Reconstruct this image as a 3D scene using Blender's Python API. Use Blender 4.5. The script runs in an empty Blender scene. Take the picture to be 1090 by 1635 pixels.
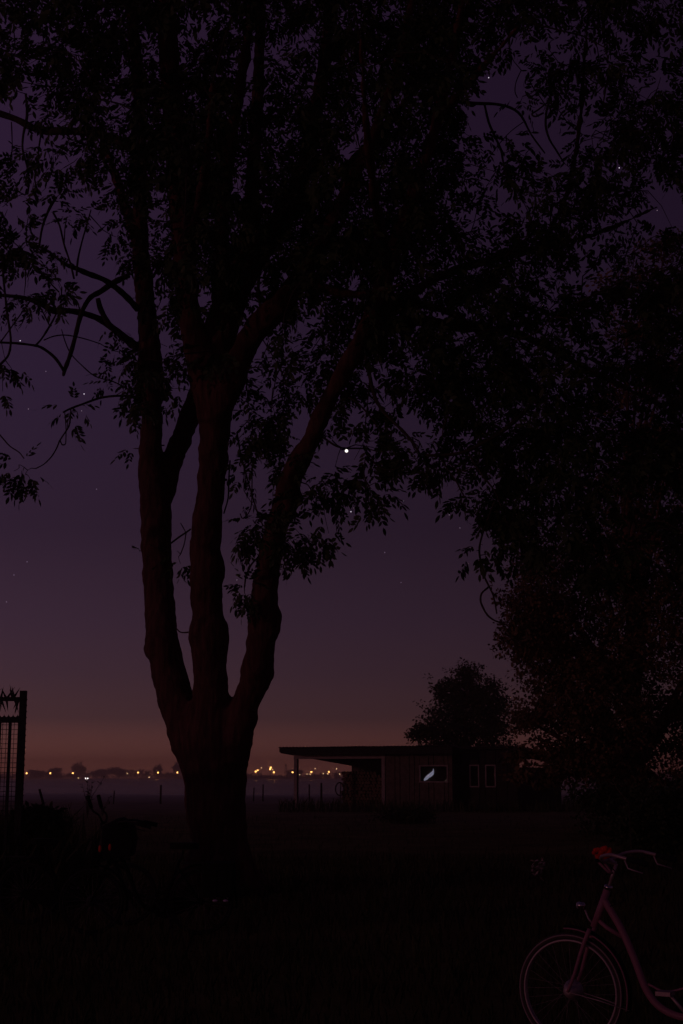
import bpy, bmesh, math, random
import numpy as np
from mathutils import Vector, Matrix

R = math.radians
random.seed(11)
rng = np.random.default_rng(11)
scene = bpy.context.scene
COL = scene.collection

# ------------------------------------------------------------------ camera
F = 2270.8                       # focal length in pixels of the 1090 x 1635 photograph
CAMZ = 1.65
PITCH = math.atan(422.5 / F)
cd = bpy.data.cameras.new('camera')
cd.sensor_fit = 'VERTICAL'; cd.sensor_height = 36; cd.sensor_width = 24
cd.lens = 50; cd.clip_start = 0.1; cd.clip_end = 9000
cam = bpy.data.objects.new('camera', cd)
cam.location = (0, 0, CAMZ); cam.rotation_euler = (math.pi / 2 + PITCH, 0, 0)
COL.objects.link(cam); scene.camera = cam

# ------------------------------------------------------------------ sky and light
def lin(h):
    c = [int(h[i:i + 2], 16) / 255 for i in (1, 3, 5)]
    return tuple(x / 12.92 if x <= .04045 else ((x + .055) / 1.055) ** 2.4 for x in c) + (1,)

world = bpy.data.worlds.new('World'); scene.world = world; world.use_nodes = True
nt = world.node_tree; N = nt.nodes; L = nt.links; N.clear()
SUN_EL, SUN_AZ = R(9), R(236)   # faint light from behind the camera, to its left (azimuth clockwise from +Y)
out = N.new('ShaderNodeOutputWorld')
add = N.new('ShaderNodeAddShader')
bg1 = N.new('ShaderNodeBackground'); bg2 = N.new('ShaderNodeBackground')
sky = N.new('ShaderNodeTexSky'); sky.sky_type = 'NISHITA'; sky.sun_disc = False
sky.sun_elevation = SUN_EL; sky.sun_rotation = SUN_AZ
bg1.inputs['Strength'].default_value = 0.0001
L.new(sky.outputs['Color'], bg1.inputs['Color'])
tc = N.new('ShaderNodeTexCoord'); sep = N.new('ShaderNodeSeparateXYZ'); ramp = N.new('ShaderNodeValToRGB')
L.new(tc.outputs['Generated'], sep.inputs[0]); L.new(sep.outputs['Z'], ramp.inputs['Fac'])
stops = [(0.0, (.36, .115, .085)), (0.0176, (.205, .074, .062)), (0.0396, (.083, .038, .044)), (0.07, (.058, .029, .043)), (0.105, (.0455, .0235, .042)),
         (0.169, (.0295, .0152, .0325)), (0.26, (.0265, .0137, .035)), (0.42, (.0245, .0112, .032)), (1.0, (.013, .007, .019))]
el = ramp.color_ramp.elements
el[0].position, el[0].color = stops[0][0], (*stops[0][1], 1)
el[1].position, el[1].color = stops[-1][0], (*stops[-1][1], 1)
for p, c in stops[1:-1]:
    e = el.new(p); e.color = (*c, 1)
# the town's light dome is strongest 30 degrees left of the view
def vmath(op, a, b=None):
    n = N.new('ShaderNodeMath'); n.operation = op
    for k_, v_ in enumerate((a, b)):
        if v_ is None: continue
        if isinstance(v_, (int, float)): n.inputs[k_].default_value = v_
        else: L.new(v_, n.inputs[k_])
    return n.outputs[0]
dotx = vmath('MULTIPLY', sep.outputs['X'], -math.sin(R(30))); doty = vmath('MULTIPLY', sep.outputs['Y'], math.cos(R(30)))
hor = vmath('SQRT', vmath('ADD', vmath('ADD', vmath('MULTIPLY', sep.outputs['X'], sep.outputs['X']), vmath('MULTIPLY', sep.outputs['Y'], sep.outputs['Y'])), 1e-6))
ca = vmath('DIVIDE', vmath('ADD', dotx, doty), hor)
lobe = vmath('POWER', vmath('MULTIPLY', vmath('ADD', ca, 1.001), .4998), 14)
dome = vmath('ADD', vmath('MULTIPLY', lobe, .68), .40)
L.new(dome, bg2.inputs['Strength'])
L.new(ramp.outputs['Color'], bg2.inputs['Color'])
L.new(bg1.outputs[0], add.inputs[0]); L.new(bg2.outputs[0], add.inputs[1]); L.new(add.outputs[0], out.inputs['Surface'])

sl = bpy.data.lights.new('sun', 'SUN'); sl.energy = 0.085; sl.angle = R(3); sl.color = (1.0, 0.40, 0.46)
sun = bpy.data.objects.new('sun', sl); COL.objects.link(sun)
sd = Vector((math.sin(SUN_AZ) * math.cos(SUN_EL), math.cos(SUN_AZ) * math.cos(SUN_EL), math.sin(SUN_EL)))
sun.rotation_euler = sd.to_track_quat('Z', 'Y').to_euler(); sun.location = (-6, -8, 12)

vs = scene.view_settings
vs.view_transform = 'Standard'; vs.look = 'None'; vs.gamma = 1; vs.exposure = 0; vs.use_curve_mapping = False
scene.cycles.use_denoising = True
scene.cycles.max_bounces = 5; scene.cycles.volume_bounces = 3

# ------------------------------------------------------------------ helpers
def at(px, py, Y):
    """a point Y metres in front of the camera, in the direction of a photograph pixel"""
    cx = (px - 545) / F; cz = (817.5 - py) / F
    d = Vector((cx, math.cos(PITCH) - cz * math.sin(PITCH), math.sin(PITCH) + cz * math.cos(PITCH)))
    d *= Y / d.y
    return Vector((d.x, d.y, d.z + CAMZ))

def mat(name, col, rough=.8, metal=0, noise=0, scale=8, bump=0, emit=None, estr=0, spec=.3, col2=None):
    m = bpy.data.materials.new(name); m.use_nodes = True
    n = m.node_tree.nodes; l = m.node_tree.links
    b = n['Principled BSDF']
    b.inputs['Base Color'].default_value = (*col, 1); b.inputs['Roughness'].default_value = rough
    b.inputs['Metallic'].default_value = metal; b.inputs['Specular IOR Level'].default_value = spec
    if noise or bump:
        t = n.new('ShaderNodeTexCoord'); nz = n.new('ShaderNodeTexNoise')
        nz.inputs['Scale'].default_value = scale; nz.inputs['Detail'].default_value = 6
        l.new(t.outputs['Object'], nz.inputs['Vector'])
        if noise:
            r = n.new('ShaderNodeValToRGB')
            c2 = col2 or tuple(min(1, c * (1 + noise)) for c in col)
            r.color_ramp.elements[0].position = .32; r.color_ramp.elements[1].position = .68
            r.color_ramp.elements[0].color = (*[c * (1 - noise * .6) for c in col], 1)
            r.color_ramp.elements[1].color = (*c2, 1)
            l.new(nz.outputs['Fac'], r.inputs['Fac']); l.new(r.outputs['Color'], b.inputs['Base Color'])
        if bump:
            bp = n.new('ShaderNodeBump'); bp.inputs['Strength'].default_value = bump; bp.inputs['Distance'].default_value = .03
            l.new(nz.outputs['Fac'], bp.inputs['Height']); l.new(bp.outputs['Normal'], b.inputs['Normal'])
    if emit:
        b.inputs['Emission Color'].default_value = (*emit, 1); b.inputs['Emission Strength'].default_value = estr
        m.cycles.emission_sampling = 'NONE'
    return m

M = dict(
    bark=mat('bark', (.115, .05, .042), .95, noise=.55, scale=16, bump=1.0),
    twig=mat('twig_bark', (.07, .05, .04), .9),
    leaf=mat('ash_leaf', (.045, .07, .022), .6, noise=.4, scale=3),
    leaf2=mat('oak_leaf', (.16, .10, .05), .6, noise=.5, scale=1.2),  # brown light on this tree put into the leaf colour
    leaf3=mat('hedge_leaf', (.045, .06, .022), .7, noise=.4, scale=2),
    leafpale=mat('pale_leaf', (.42, .33, .33), .6, noise=.3, scale=9),
    ground=mat('mist_sheen_meadow', (.15, .12, .045), .42, noise=.5, scale=.6, spec=.5),
    grass=mat('grass_blade', (.06, .06, .024), .8, noise=.4, scale=1),
    iron=mat('dark_iron', (.03, .028, .03), .7, metal=.1, noise=.3),
    wire=mat('wire', (.06, .055, .055), .5, metal=.6),
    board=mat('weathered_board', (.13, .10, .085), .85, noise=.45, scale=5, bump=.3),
    board2=mat('very_dark_board', (.03, .024, .022), .9, noise=.4, scale=5, bump=.3),  # much darker tone than the weathered boards
    paint=mat('pale_paint', (.36, .29, .28), .7, noise=.2, scale=6),
    roof=mat('roof_sheet', (.10, .08, .07), .8, noise=.5, scale=2),
    conc=mat('plinth_concrete', (.2, .18, .16), .9, noise=.4),
    log=mat('firewood', (.16, .11, .08), .9, noise=.5, scale=9),
    curtain=mat('dim_curtain', (.10, .075, .06), .9),
    lit=mat('glow_streak', (.7, .7, .75), .8, emit=(.60, .62, .86), estr=.24),  # bright window streak put in as emission, no lamp behind it
    litdim=mat('faint_glow_curtain', (.5, .4, .35), .8, emit=(.30, .20, .16), estr=.07),  # faint light on the curtain edge put in as emission
    tyre=mat('tyre_rubber', (.022, .020, .020), .7),
    tyrewall=mat('pale_tyre_wall', (.50, .38, .40), .6),
    chrome=mat('chrome', (.75, .68, .74), .22, metal=1),
    alloy=mat('alloy_rim', (.62, .48, .52), .5, metal=.5),
    spoke=mat('spoke_steel', (.32, .25, .28), .5, metal=.6),
    greytyre=mat('grey_tyre', (.10, .07, .075), .8),  # paler than the plain tyre rubber
    barchrome=mat('dull_chrome', (.5, .36, .40), .45, metal=.4),
    redpaint=mat('red_frame_paint', (.44, .19, .27), .45, spec=.4),
    blackpaint=mat('black_frame_paint', (.010, .010, .010), .75, spec=.1),
    rubber=mat('black_rubber', (.012, .012, .012), .8),
    bagcloth=mat('black_bag_cloth', (.012, .012, .013), .9, noise=.3),
    flower=mat('red_petal', (.80, .03, .015), .5),
    reflector=mat('red_reflector', (.95, .06, .02), .3),
    buckle=mat('violet_glint_buckle', (.80, .62, .90), .3, metal=.3),  # chrome glint put into the buckle as a pale violet colour
    lens=mat('lamp_lens', (.7, .65, .8), .15, metal=.6),
    lamppost=mat('lamp_post', (.1, .1, .1), .7),
    lamphead=mat('lamp_glow', (.9, .7, .4), .5, emit=(1.0, .46, .13), estr=9),
    lamphead2=mat('small_lamp_glow', (.9, .7, .4), .5, emit=(1.0, .60, .30), estr=3.5),
    headlight=mat('headlight_glow', (.9, .9, .9), .5, emit=(1.0, .88, .85), estr=9),
    star=mat('star_light', (1, 1, 1), .5, emit=(.72, .68, 1.0), estr=.2),
    star2=mat('brighter_star_light', (1, 1, 1), .5, emit=(.85, .8, 1.0), estr=.75),
    planet=mat('planet_light', (1, 1, 1), .5, emit=(1.0, .93, .88), estr=1.6),
    carpaint=mat('car_paint', (.1, .1, .11), .4),
    glass=mat('window_glass', (.02, .02, .025), .08, spec=.5),
)
# furrowed bark: the noise is stretched along the stems
bn = M['bark'].node_tree; mp = bn.nodes.new('ShaderNodeMapping'); mp.inputs['Scale'].default_value = (1, 1, .16)
nzb = [n for n in bn.nodes if n.type == 'TEX_NOISE'][0]; src = nzb.inputs['Vector'].links[0].from_socket
bn.links.new(src, mp.inputs['Vector']); bn.links.new(mp.outputs['Vector'], nzb.inputs['Vector'])
# mist glow over the open field put into the ground as a warm sheen
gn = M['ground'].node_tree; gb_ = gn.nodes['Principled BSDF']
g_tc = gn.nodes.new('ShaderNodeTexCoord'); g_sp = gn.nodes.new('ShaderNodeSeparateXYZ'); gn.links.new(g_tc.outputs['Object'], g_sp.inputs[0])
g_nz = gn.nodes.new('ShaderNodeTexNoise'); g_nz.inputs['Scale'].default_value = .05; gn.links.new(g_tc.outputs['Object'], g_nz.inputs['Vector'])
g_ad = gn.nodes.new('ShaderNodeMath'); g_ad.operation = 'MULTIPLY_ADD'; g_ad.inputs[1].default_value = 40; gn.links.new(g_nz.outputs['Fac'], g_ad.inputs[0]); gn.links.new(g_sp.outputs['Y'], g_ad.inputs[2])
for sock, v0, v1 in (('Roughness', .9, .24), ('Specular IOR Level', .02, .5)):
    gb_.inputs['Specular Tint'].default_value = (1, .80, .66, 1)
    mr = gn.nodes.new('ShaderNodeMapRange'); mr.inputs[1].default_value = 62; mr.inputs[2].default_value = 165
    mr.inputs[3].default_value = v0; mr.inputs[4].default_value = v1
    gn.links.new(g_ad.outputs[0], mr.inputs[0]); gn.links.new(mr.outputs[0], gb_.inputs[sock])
# see-through window glass
gm = M['glass']; b = gm.node_tree.nodes['Principled BSDF']
b.inputs['Transmission Weight'].default_value = 1; b.inputs['Base Color'].default_value = (.9, .9, .9, 1); b.inputs['IOR'].default_value = 1.05

class MB:
    def __init__(s): s.v = []; s.f = []
    def box(s, a, b):
        x0, y0, z0 = a; x1, y1, z1 = b; n = len(s.v)
        s.v += [(x0, y0, z0), (x1, y0, z0), (x1, y1, z0), (x0, y1, z0), (x0, y0, z1), (x1, y0, z1), (x1, y1, z1), (x0, y1, z1)]
        s.f += [[n + i for i in q] for q in ((0, 3, 2, 1), (4, 5, 6, 7), (0, 1, 5, 4), (1, 2, 6, 5), (2, 3, 7, 6), (3, 0, 4, 7))]
        return s
    def tube(s, pts, rad, seg=8, cap=True, closed=False):
        P = [Vector(p) for p in pts]; n = len(P)
        rr = rad if hasattr(rad, '__len__') else [rad] * n
        base = len(s.v); up = None
        for i in range(n):
            if closed: t = P[(i + 1) % n] - P[i - 1]
            else: t = P[min(i + 1, n - 1)] - P[max(i - 1, 0)]
            t = t.normalized() if t.length > 1e-9 else Vector((0, 0, 1))
            if up is None:
                up = Vector((0, 1, 0)) if abs(t.y) < .9 else Vector((1, 0, 0))
            a = t.cross(up)
            a = a.normalized() if a.length > 1e-6 else t.orthogonal().normalized()
            up = a.cross(t).normalized()
            for k in range(seg):
                w = 2 * math.pi * k / seg
                s.v.append(tuple(P[i] + (a * math.cos(w) + up * math.sin(w)) * rr[i]))
        m = n if closed else n - 1
        for i in range(m):
            j = (i + 1) % n
            for k in range(seg):
                k2 = (k + 1) % seg
                s.f.append([base + i * seg + k, base + i * seg + k2, base + j * seg + k2, base + j * seg + k])
        if cap and not closed:
            s.f.append([base + k for k in range(seg)][::-1]); s.f.append([base + (n - 1) * seg + k for k in range(seg)])
        return s
    def ball(s, c, r, seg=10, ring=6):
        c = Vector(c); r = Vector(r) if hasattr(r, '__len__') else Vector((r, r, r)); n = len(s.v)
        for i in range(1, ring):
            a = math.pi * i / ring
            for k in range(seg):
                w = 2 * math.pi * k / seg
                s.v.append((c.x + r.x * math.sin(a) * math.cos(w), c.y + r.y * math.sin(a) * math.sin(w), c.z + r.z * math.cos(a)))
        s.v += [(c.x, c.y, c.z + r.z), (c.x, c.y, c.z - r.z)]; T = len(s.v) - 2; B = T + 1
        for i in range(ring - 2):
            for k in range(seg):
                k2 = (k + 1) % seg
                s.f.append([n + i * seg + k, n + (i + 1) * seg + k, n + (i + 1) * seg + k2, n + i * seg + k2])
        for k in range(seg):
            k2 = (k + 1) % seg
            s.f.append([T, n + k, n + k2]); e = n + (ring - 2) * seg
            s.f.append([B, e + k2, e + k])
        return s
    def prism(s, poly, ax0, ax1, fn):
        """polygon swept from ax0 to ax1; fn(p, q, w) gives a point"""
        n = len(s.v); m = len(poly)
        s.v += [fn(p, q, ax0) for p, q in poly] + [fn(p, q, ax1) for p, q in poly]
        s.f += [[n + i for i in range(m)][::-1], [n + m + i for i in range(m)]]
        s.f += [[n + i, n + (i + 1) % m, n + m + (i + 1) % m, n + m + i] for i in range(m)]
        return s
    def mesh(s, name):
        me = bpy.data.meshes.new(name); me.from_pydata([tuple(v) for v in s.v], [], s.f); me.update()
        return me
    def build(s, name, m, parent=None, smooth=False):
        me = s.mesh(name)
        bm = bmesh.new(); bm.from_mesh(me); bmesh.ops.recalc_face_normals(bm, faces=bm.faces); bm.to_mesh(me); bm.free()
        return link(name, me, m, parent, smooth)

def link(name, me, m, parent=None, smooth=False):
    if m and not me.materials: me.materials.append(m)
    if smooth: me.polygons.foreach_set('use_smooth', [True] * len(me.polygons))
    o = bpy.data.objects.new(name, me); COL.objects.link(o)
    if parent: o.parent = parent
    return o

def tag(o, label, cat, group=None, kind=None):
    o['label'] = label
    if cat: o['category'] = cat
    if group: o['group'] = group
    if kind: o['kind'] = kind
    return o

def thing(name, label, cat, loc=(0, 0, 0), rz=0, group=None):
    o = bpy.data.objects.new(name, None); COL.objects.link(o); o.empty_display_size = .2
    o.location = loc; o.rotation_euler = (0, 0, rz)
    return tag(o, label, cat, group)

def dup(root, loc=None, rz=None, label=None):
    c = root.copy(); COL.objects.link(c)
    if loc is not None: c.location = loc
    if rz is not None: c.rotation_euler = (0, 0, rz)
    if label: c['label'] = label
    for ch in list(root.children):
        d = ch.copy(); COL.objects.link(d); d.parent = c
        for g in list(ch.children):
            e = g.copy(); COL.objects.link(e); e.parent = d
    return c

def fast_mesh(name, verts, sizes, loops):
    me = bpy.data.meshes.new(name)
    me.vertices.add(len(verts)); me.vertices.foreach_set('co', np.asarray(verts, np.float32).ravel())
    me.loops.add(len(loops)); me.loops.foreach_set('vertex_index', np.asarray(loops, np.int32))
    me.polygons.add(len(sizes))
    st = np.concatenate(([0], np.cumsum(sizes)[:-1]))
    me.polygons.foreach_set('loop_start', st.astype(np.int32))
    me.update(calc_edges=True); me.validate()
    return me

def smooth_path(pts, sub=4):
    """Catmull-Rom through points given as tuples of any length"""
    P = [np.array(p, float) for p in pts]; P = [2 * P[0] - P[1]] + P + [2 * P[-1] - P[-2]]
    o = []
    for i in range(1, len(P) - 2):
        for k in range(sub):
            t = k / sub
            o.append(.5 * (2 * P[i] + (P[i + 1] - P[i - 1]) * t + (2 * P[i - 1] - 5 * P[i] + 4 * P[i + 1] - P[i + 2]) * t * t
                           + (3 * P[i] - P[i - 1] - 3 * P[i + 1] + P[i + 2]) * t ** 3))
    o.append(P[-2]); return o

# ------------------------------------------------------------------ leaves
LEAF6 = np.array([(0, 0, 0), (.28, .42, .02), (.62, .46, .0), (1, 0, -.06), (.62, -.46, .0), (.28, -.42, .02)])
def leaflet(p, d, n, ln, wd):
    d = d / np.linalg.norm(d); s = np.cross(n, d); s /= np.linalg.norm(s) + 1e-9; u = np.cross(d, s)
    return p + LEAF6[:, :1] * d * ln + LEAF6[:, 1:2] * s * wd + LEAF6[:, 2:] * u * ln

def compound_template(r, ln=.30, ll=.112, lw=.047):
    """a pinnate leaf along +X, drooping"""
    V = []
    k = r.integers(3, 5)
    cur = r.uniform(.1, .5)
    def rach(t): return np.array((ln * t, 0, -ln * cur * t * t))
    for i in range(k):
        t = .3 + .6 * i / k
        for sgn in (-1, 1):
            d = np.array((r.uniform(.4, .8), sgn * r.uniform(.6, 1), -r.uniform(.1, .9)))
            n = np.array((r.normal(0, .3), r.normal(0, .35) , 1))
            q = r.uniform(.75, 1.15)
            V.append(leaflet(rach(t), d, n, ll * q, lw * q))
    V.append(leaflet(rach(.93), np.array((1, r.normal(0, .2), -cur * 1.6)), np.array((0, r.normal(0, .4), 1)), ll * 1.1, lw))
    return np.array(V)           # (leaflets, 6, 3)

def spray_template(r, n, rad, ll, lw):
    V = []
    for i in range(n):
        v = r.normal(0, 1, 3); v /= np.linalg.norm(v)
        p = v * rad * r.uniform(.2, 1) ** .6 * np.array((1, 1, .6))
        d = v + r.normal(0, .5, 3) + np.array((0, 0, -.25)); nn = r.normal(0, .6, 3) + np.array((0, 0, 1))
        q = r.uniform(.7, 1.2)
        V.append(leaflet(p, d, nn, ll * q, lw * q))
    return np.array(V)

def frames(D, r, tilt=.5):
    """rotation matrices whose X axis is D and whose Z axis is roughly up"""
    D = D / (np.linalg.norm(D, axis=1, keepdims=True) + 1e-9)
    U = np.tile(np.array((0, 0, 1.)), (len(D), 1)) + r.normal(0, tilt, D.shape)
    S = np.cross(U, D); S /= np.linalg.norm(S, axis=1, keepdims=True) + 1e-9
    U = np.cross(D, S)
    return np.stack((D, S, U), axis=2)

def scatter_mesh(name, temps, pos, rot, scl, r):
    allv = []
    which = r.integers(0, len(temps), len(pos))
    for w, T in enumerate(temps):
        idx = np.where(which == w)[0]
        if not len(idx): continue
        t = T.reshape(-1, 3)
        v = np.einsum('nij,mj->nmi', rot[idx], t) * scl[idx][:, None, None] + pos[idx][:, None, :]
        allv.append(v.reshape(-1, 3))
    V = np.concatenate(allv); nf = len(V) // 6
    return fast_mesh(name, V, np.full(nf, 6), np.arange(len(V)))

# ------------------------------------------------------------------ the setting: ground and distant field
gb = MB()
HALF = 1500
xs = [-HALF, -400, -120, -40, -12, 0, 12, 40, 120, 400, HALF]; ys = [-HALF, -300, -60, 0, 12, 30, 60, 110, 250, 600, HALF]
for y in ys:
    for x in xs: gb.v.append((x, y, 0))
nx = len(xs)
for j in range(len(ys) - 1):
    for i in range(nx - 1): gb.f.append([j * nx + i, j * nx + i + 1, (j + 1) * nx + i + 1, (j + 1) * nx + i])
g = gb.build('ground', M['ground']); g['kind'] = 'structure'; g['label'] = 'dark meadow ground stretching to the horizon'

def blades(name, boxes, m):
    """boxes: (x0, x1, y0, y1, count, hmin, hmax)"""
    V = []; S = []; Lp = []
    for x0, x1, y0, y1, n, h0, h1 in boxes:
        x = rng.uniform(x0, x1, n); y = rng.uniform(y0, y1, n); h = rng.uniform(h0, h1, n)
        a = rng.uniform(0, 2 * np.pi, n); w = h * .035 + .003; ln = rng.normal(0, .28, (n, 2)) * h[:, None]
        dx, dy = np.cos(a) * w, np.sin(a) * w
        z = np.zeros(n)
        p0 = np.stack((x - dx, y - dy, z), 1); p1 = np.stack((x + dx, y + dy, z), 1)
        p2 = np.stack((x + dx * .7 + ln[:, 0] * .35, y + dy * .7 + ln[:, 1] * .35, h * .6), 1)
        p4 = np.stack((x - dx * .7 + ln[:, 0] * .35, y - dy * .7 + ln[:, 1] * .35, h * .6), 1)
        p3 = np.stack((x + ln[:, 0], y + ln[:, 1], h), 1)
        V.append(np.stack((p0, p1, p2, p3, p4), 1).reshape(-1, 3))
    V = np.concatenate(V); n = len(V) // 5
    return link(name, fast_mesh(name, V, np.full(n, 5), np.arange(len(V))), m)

o = blades('grass', [(-5, 5, 6, 14, 16000, .04, .16), (-8, 9, 14, 30, 22000, .05, .22), (-14, 16, 30, 60, 9000, .05, .16),
                     (-3, 12, 68, 73, 1500, .2, .7), (-4.8, -3.4, 18, 21, 500, .3, 1.1),
                     (-9.5, -6.6, 28, 38, 900, .4, 1.0)], M['grass'])
tag(o, 'short dark grass covering the meadow', 'grass', kind='stuff')

# ------------------------------------------------------------------ the big ash tree
TY = 21.0
tree = thing('ash_tree', 'large ash tree with three stems rising from one thick trunk', 'tree', at(350, 1421, TY).xy.to_3d())
tree_inv = Matrix.Translation(-tree.location)
def P3(px, py, Y): return at(px, py, Y)

skel = []                                          # attachment points for twigs
def stem_pts(lst):
    """(px centre, py, half width px, Y) -> smoothed (point, radius)"""
    o = []
    for cx, py, hw, Y in smooth_path(lst, 3):
        o.append((P3(cx, py, Y), hw * Y / F))
    return o
def edges(lst):                                    # (py, left px, right px, Y)
    return [((l + r) / 2, y, (r - l) / 2, Y) for y, l, r, Y in lst]

stems = [
    # trunk
    [(351, 1432, 54, 21), (351, 1400, 47, 21), (351, 1345, 42.5, 21), (344, 1290, 48, 21), (343, 1250, 49, 21), (341, 1200, 56, 21), (338, 1160, 58, 21), (338, 1120, 46, 21)],
    # left stem
    edges([(1230, 290, 340, 21), (1180, 272, 332, 21), (1110, 250, 308, 21.1), (1050, 236, 291, 21.2), (1035, 230, 288, 21.2), (1000, 232, 282, 21.3), (930, 228, 277, 21.5),
           (881, 225, 274, 21.6), (831, 223, 274, 21.8), (780, 221, 268, 21.9), (742, 220, 261, 22), (666, 224, 259, 22.2), (600, 219.5, 261, 22.3), (550, 220, 257, 22.4), (500, 217, 250, 22.5),
           (400, 210, 240, 22.6), (300, 212, 235, 22.8), (200, 212, 234, 23), (80, 206, 226, 23), (-80, 190, 206, 23), (-260, 165, 173, 23)]),
    # fork off the left stem, passing behind the middle one
    [(250, 830, 18, 21.8), (262, 780, 19, 22), (277, 730, 18, 22.3), (291, 697, 17, 22.5), (303, 665, 18, 22.7), (330, 600, 16, 23), (372, 500, 15, 23.4), (395, 400, 14, 23.7), (405, 260, 12, 24), (415, 60, 9, 24.4), (420, -160, 5, 24.6)],
    # middle stem
    edges([(1200, 310, 375, 20.8), (1100, 307, 365, 20.7), (1050, 306, 362, 20.6), (1010, 300.5, 368, 20.6), (980, 304.5, 356, 20.6), (930, 302, 356, 20.5), (914, 302, 361, 20.5),
           (881, 303, 353, 20.5), (831, 304, 355, 20.4), (798, 312, 357, 20.4), (742, 315, 363, 20.4), (692, 317, 367, 20.3), (650, 311, 373, 20.3), (600, 299, 370, 20.3),
           (550, 290, 338, 20.3), (500, 282, 321, 20.2), (450, 278, 317, 20.2), (300, 267, 310, 20), (200, 258, 298, 19.9), (100, 252, 288, 19.8), (0, 248, 280, 19.7), (-150, 240, 262, 19.6), (-320, 235, 243, 19.6)]),
    # diagonal limb and the upright limb beside it
    [(340, 640, 30, 20.3), (345, 580, 30, 20.4), (352, 530, 30, 20.6), (368, 480, 27, 20.8), (392, 430, 25, 21), (420, 392, 22, 21.2), (450, 350, 20, 21.4), (480, 290, 17, 21.8), (500, 200, 14, 22), (520, 80, 11, 22.2), (535, -100, 6, 22.4)],
    [(352, 540, 20, 20.6), (351, 480, 15, 20.5), (352, 420, 14, 20.4), (356, 330, 13, 20.2), (372, 200, 11, 20), (395, 60, 8, 19.8), (410, -120, 5, 19.6)],
    # stout limb to the right
    [(350, 650, 25, 20.2), (372, 605, 22, 20), (388, 560, 21, 19.8), (410, 525, 22, 19.6), (436, 498, 22, 19.4), (458, 472, 20, 19.2), (480, 450, 14, 19), (520, 462, 9, 18.8), (570, 470, 7, 18.5), (640, 455, 5, 18)],
    [(462, 470, 17, 19.2), (485, 430, 14, 19), (520, 370, 12, 18.7), (560, 290, 11, 18.4), (610, 180, 9, 18), (650, 40, 7, 17.6), (670, -120, 4, 17.4)],
    # right stem
    edges([(1210, 330, 398, 20.8), (1160, 350, 408, 20.7), (1110, 374, 420, 20.6), (1074, 384, 438, 20.5), (1060, 386, 437, 20.4), (1030, 393, 440, 20.4), (991, 396, 451, 20.3), (964, 397, 444, 20.2),
           (930, 404, 445, 20.2), (881, 413, 452, 20), (831, 426, 464, 19.9), (798, 437.5, 479, 19.8), (765, 444, 482, 19.7), (732, 461, 499, 19.6), (699, 483, 513.5, 19.5), (666, 497, 527, 19.4),
           (633, 513, 539, 19.3), (600, 530, 560, 19.2), (560, 552, 584, 19.1), (500, 580, 610, 19), (430, 605, 633, 18.9), (330, 640, 664, 18.7), (200, 685, 705, 18.5), (60, 720, 734, 18.3), (-120, 755, 763, 18.2)]),
    # limbs of the right stem
    [(585, 540, 13, 19.1), (640, 480, 10, 19.9), (705, 440, 8, 20.8), (780, 415, 7, 21.6), (870, 395, 5.5, 22.2), (960, 370, 4.5, 22.6), (1050, 330, 3.5, 23)],
    [(570, 570, 13, 19.2), (640, 515, 10, 20.4), (730, 520, 9, 21.4), (830, 535, 7, 22.3), (940, 590, 5.5, 23), (1060, 650, 4, 23.5)],
    [(640, 480, 8, 19.9), (720, 500, 7, 20.4), (800, 560, 7, 20.8), (870, 640, 5, 21.3), (930, 720, 4, 21.6)],
    [(862, 397, 5, 22.1), (905, 310, 5, 22), (925, 200, 4.5, 21.8), (935, 70, 4, 21.5), (950, -100, 3, 21.2)],
    # limbs in depth
    [(232, 470, 13, 22.5), (222, 400, 10, 24), (200, 330, 8, 25.5), (170, 240, 6, 26.5)],
    [(300, 420, 14, 20.1), (315, 340, 10, 18.5), (330, 250, 8, 17), (340, 130, 6, 16)],
    [(430, 385, 12, 21.3), (480, 330, 9, 23), (560, 260, 8, 24.6), (650, 160, 6, 26)],
    [(620, 430, 12, 18.9), (600, 330, 9, 17.4), (585, 200, 7, 16.2), (575, 60, 5, 15.6)],
    [(700, 190, 8, 18.5), (760, 120, 6, 17.2), (830, 40, 5, 16.4)],
]
tm = MB()
for si, s in enumerate(stems):
    sp = stem_pts(s)
    tm.tube([p for p, r in sp], [r for p, r in sp], 14)
    for p, r in sp:
        if p.z > 5: skel.append(tuple(p))
for (px, py, hw, Y) in [(479, 797, 8, 19.75), (318, 1005, 12, 20.4)]:
    q = hw * Y / F; tm.ball(P3(px, py, Y), (q, q, q * 1.5), 10, 8)
# root flare
for k in range(7):
    a = 2 * math.pi * k / 7 + .3
    c = P3(351, 1421, TY)
    tm.tube([(c.x + math.cos(a) * .25, TY + math.sin(a) * .25, .75), (c.x + math.cos(a) * .5, TY + math.sin(a) * .5, .22), (c.x + math.cos(a) * .95, TY + math.sin(a) * .95, -.08)], [.14, .12, .05], 8)
tmp = link('trunk_source', tm.mesh('trunk_source'), None)
rm = tmp.modifiers.new('remesh', 'REMESH'); rm.mode = 'VOXEL'; rm.voxel_size = .035
sm = tmp.modifiers.new('smooth', 'SMOOTH'); sm.factor = .5; sm.iterations = 5
tx = bpy.data.textures.new('bark_lumps', 'CLOUDS'); tx.noise_scale = .22
dp = tmp.modifiers.new('lumps', 'DISPLACE'); dp.texture = tx; dp.strength = .075; dp.mid_level = .5
dg = bpy.context.evaluated_depsgraph_get()
me = bpy.data.meshes.new_from_object(tmp.evaluated_get(dg))
bpy.data.objects.remove(tmp)
me.name = 'trunk'; me.materials.clear()
me.transform(tree_inv)
link('trunk', me, M['bark'], tree, True)

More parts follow.
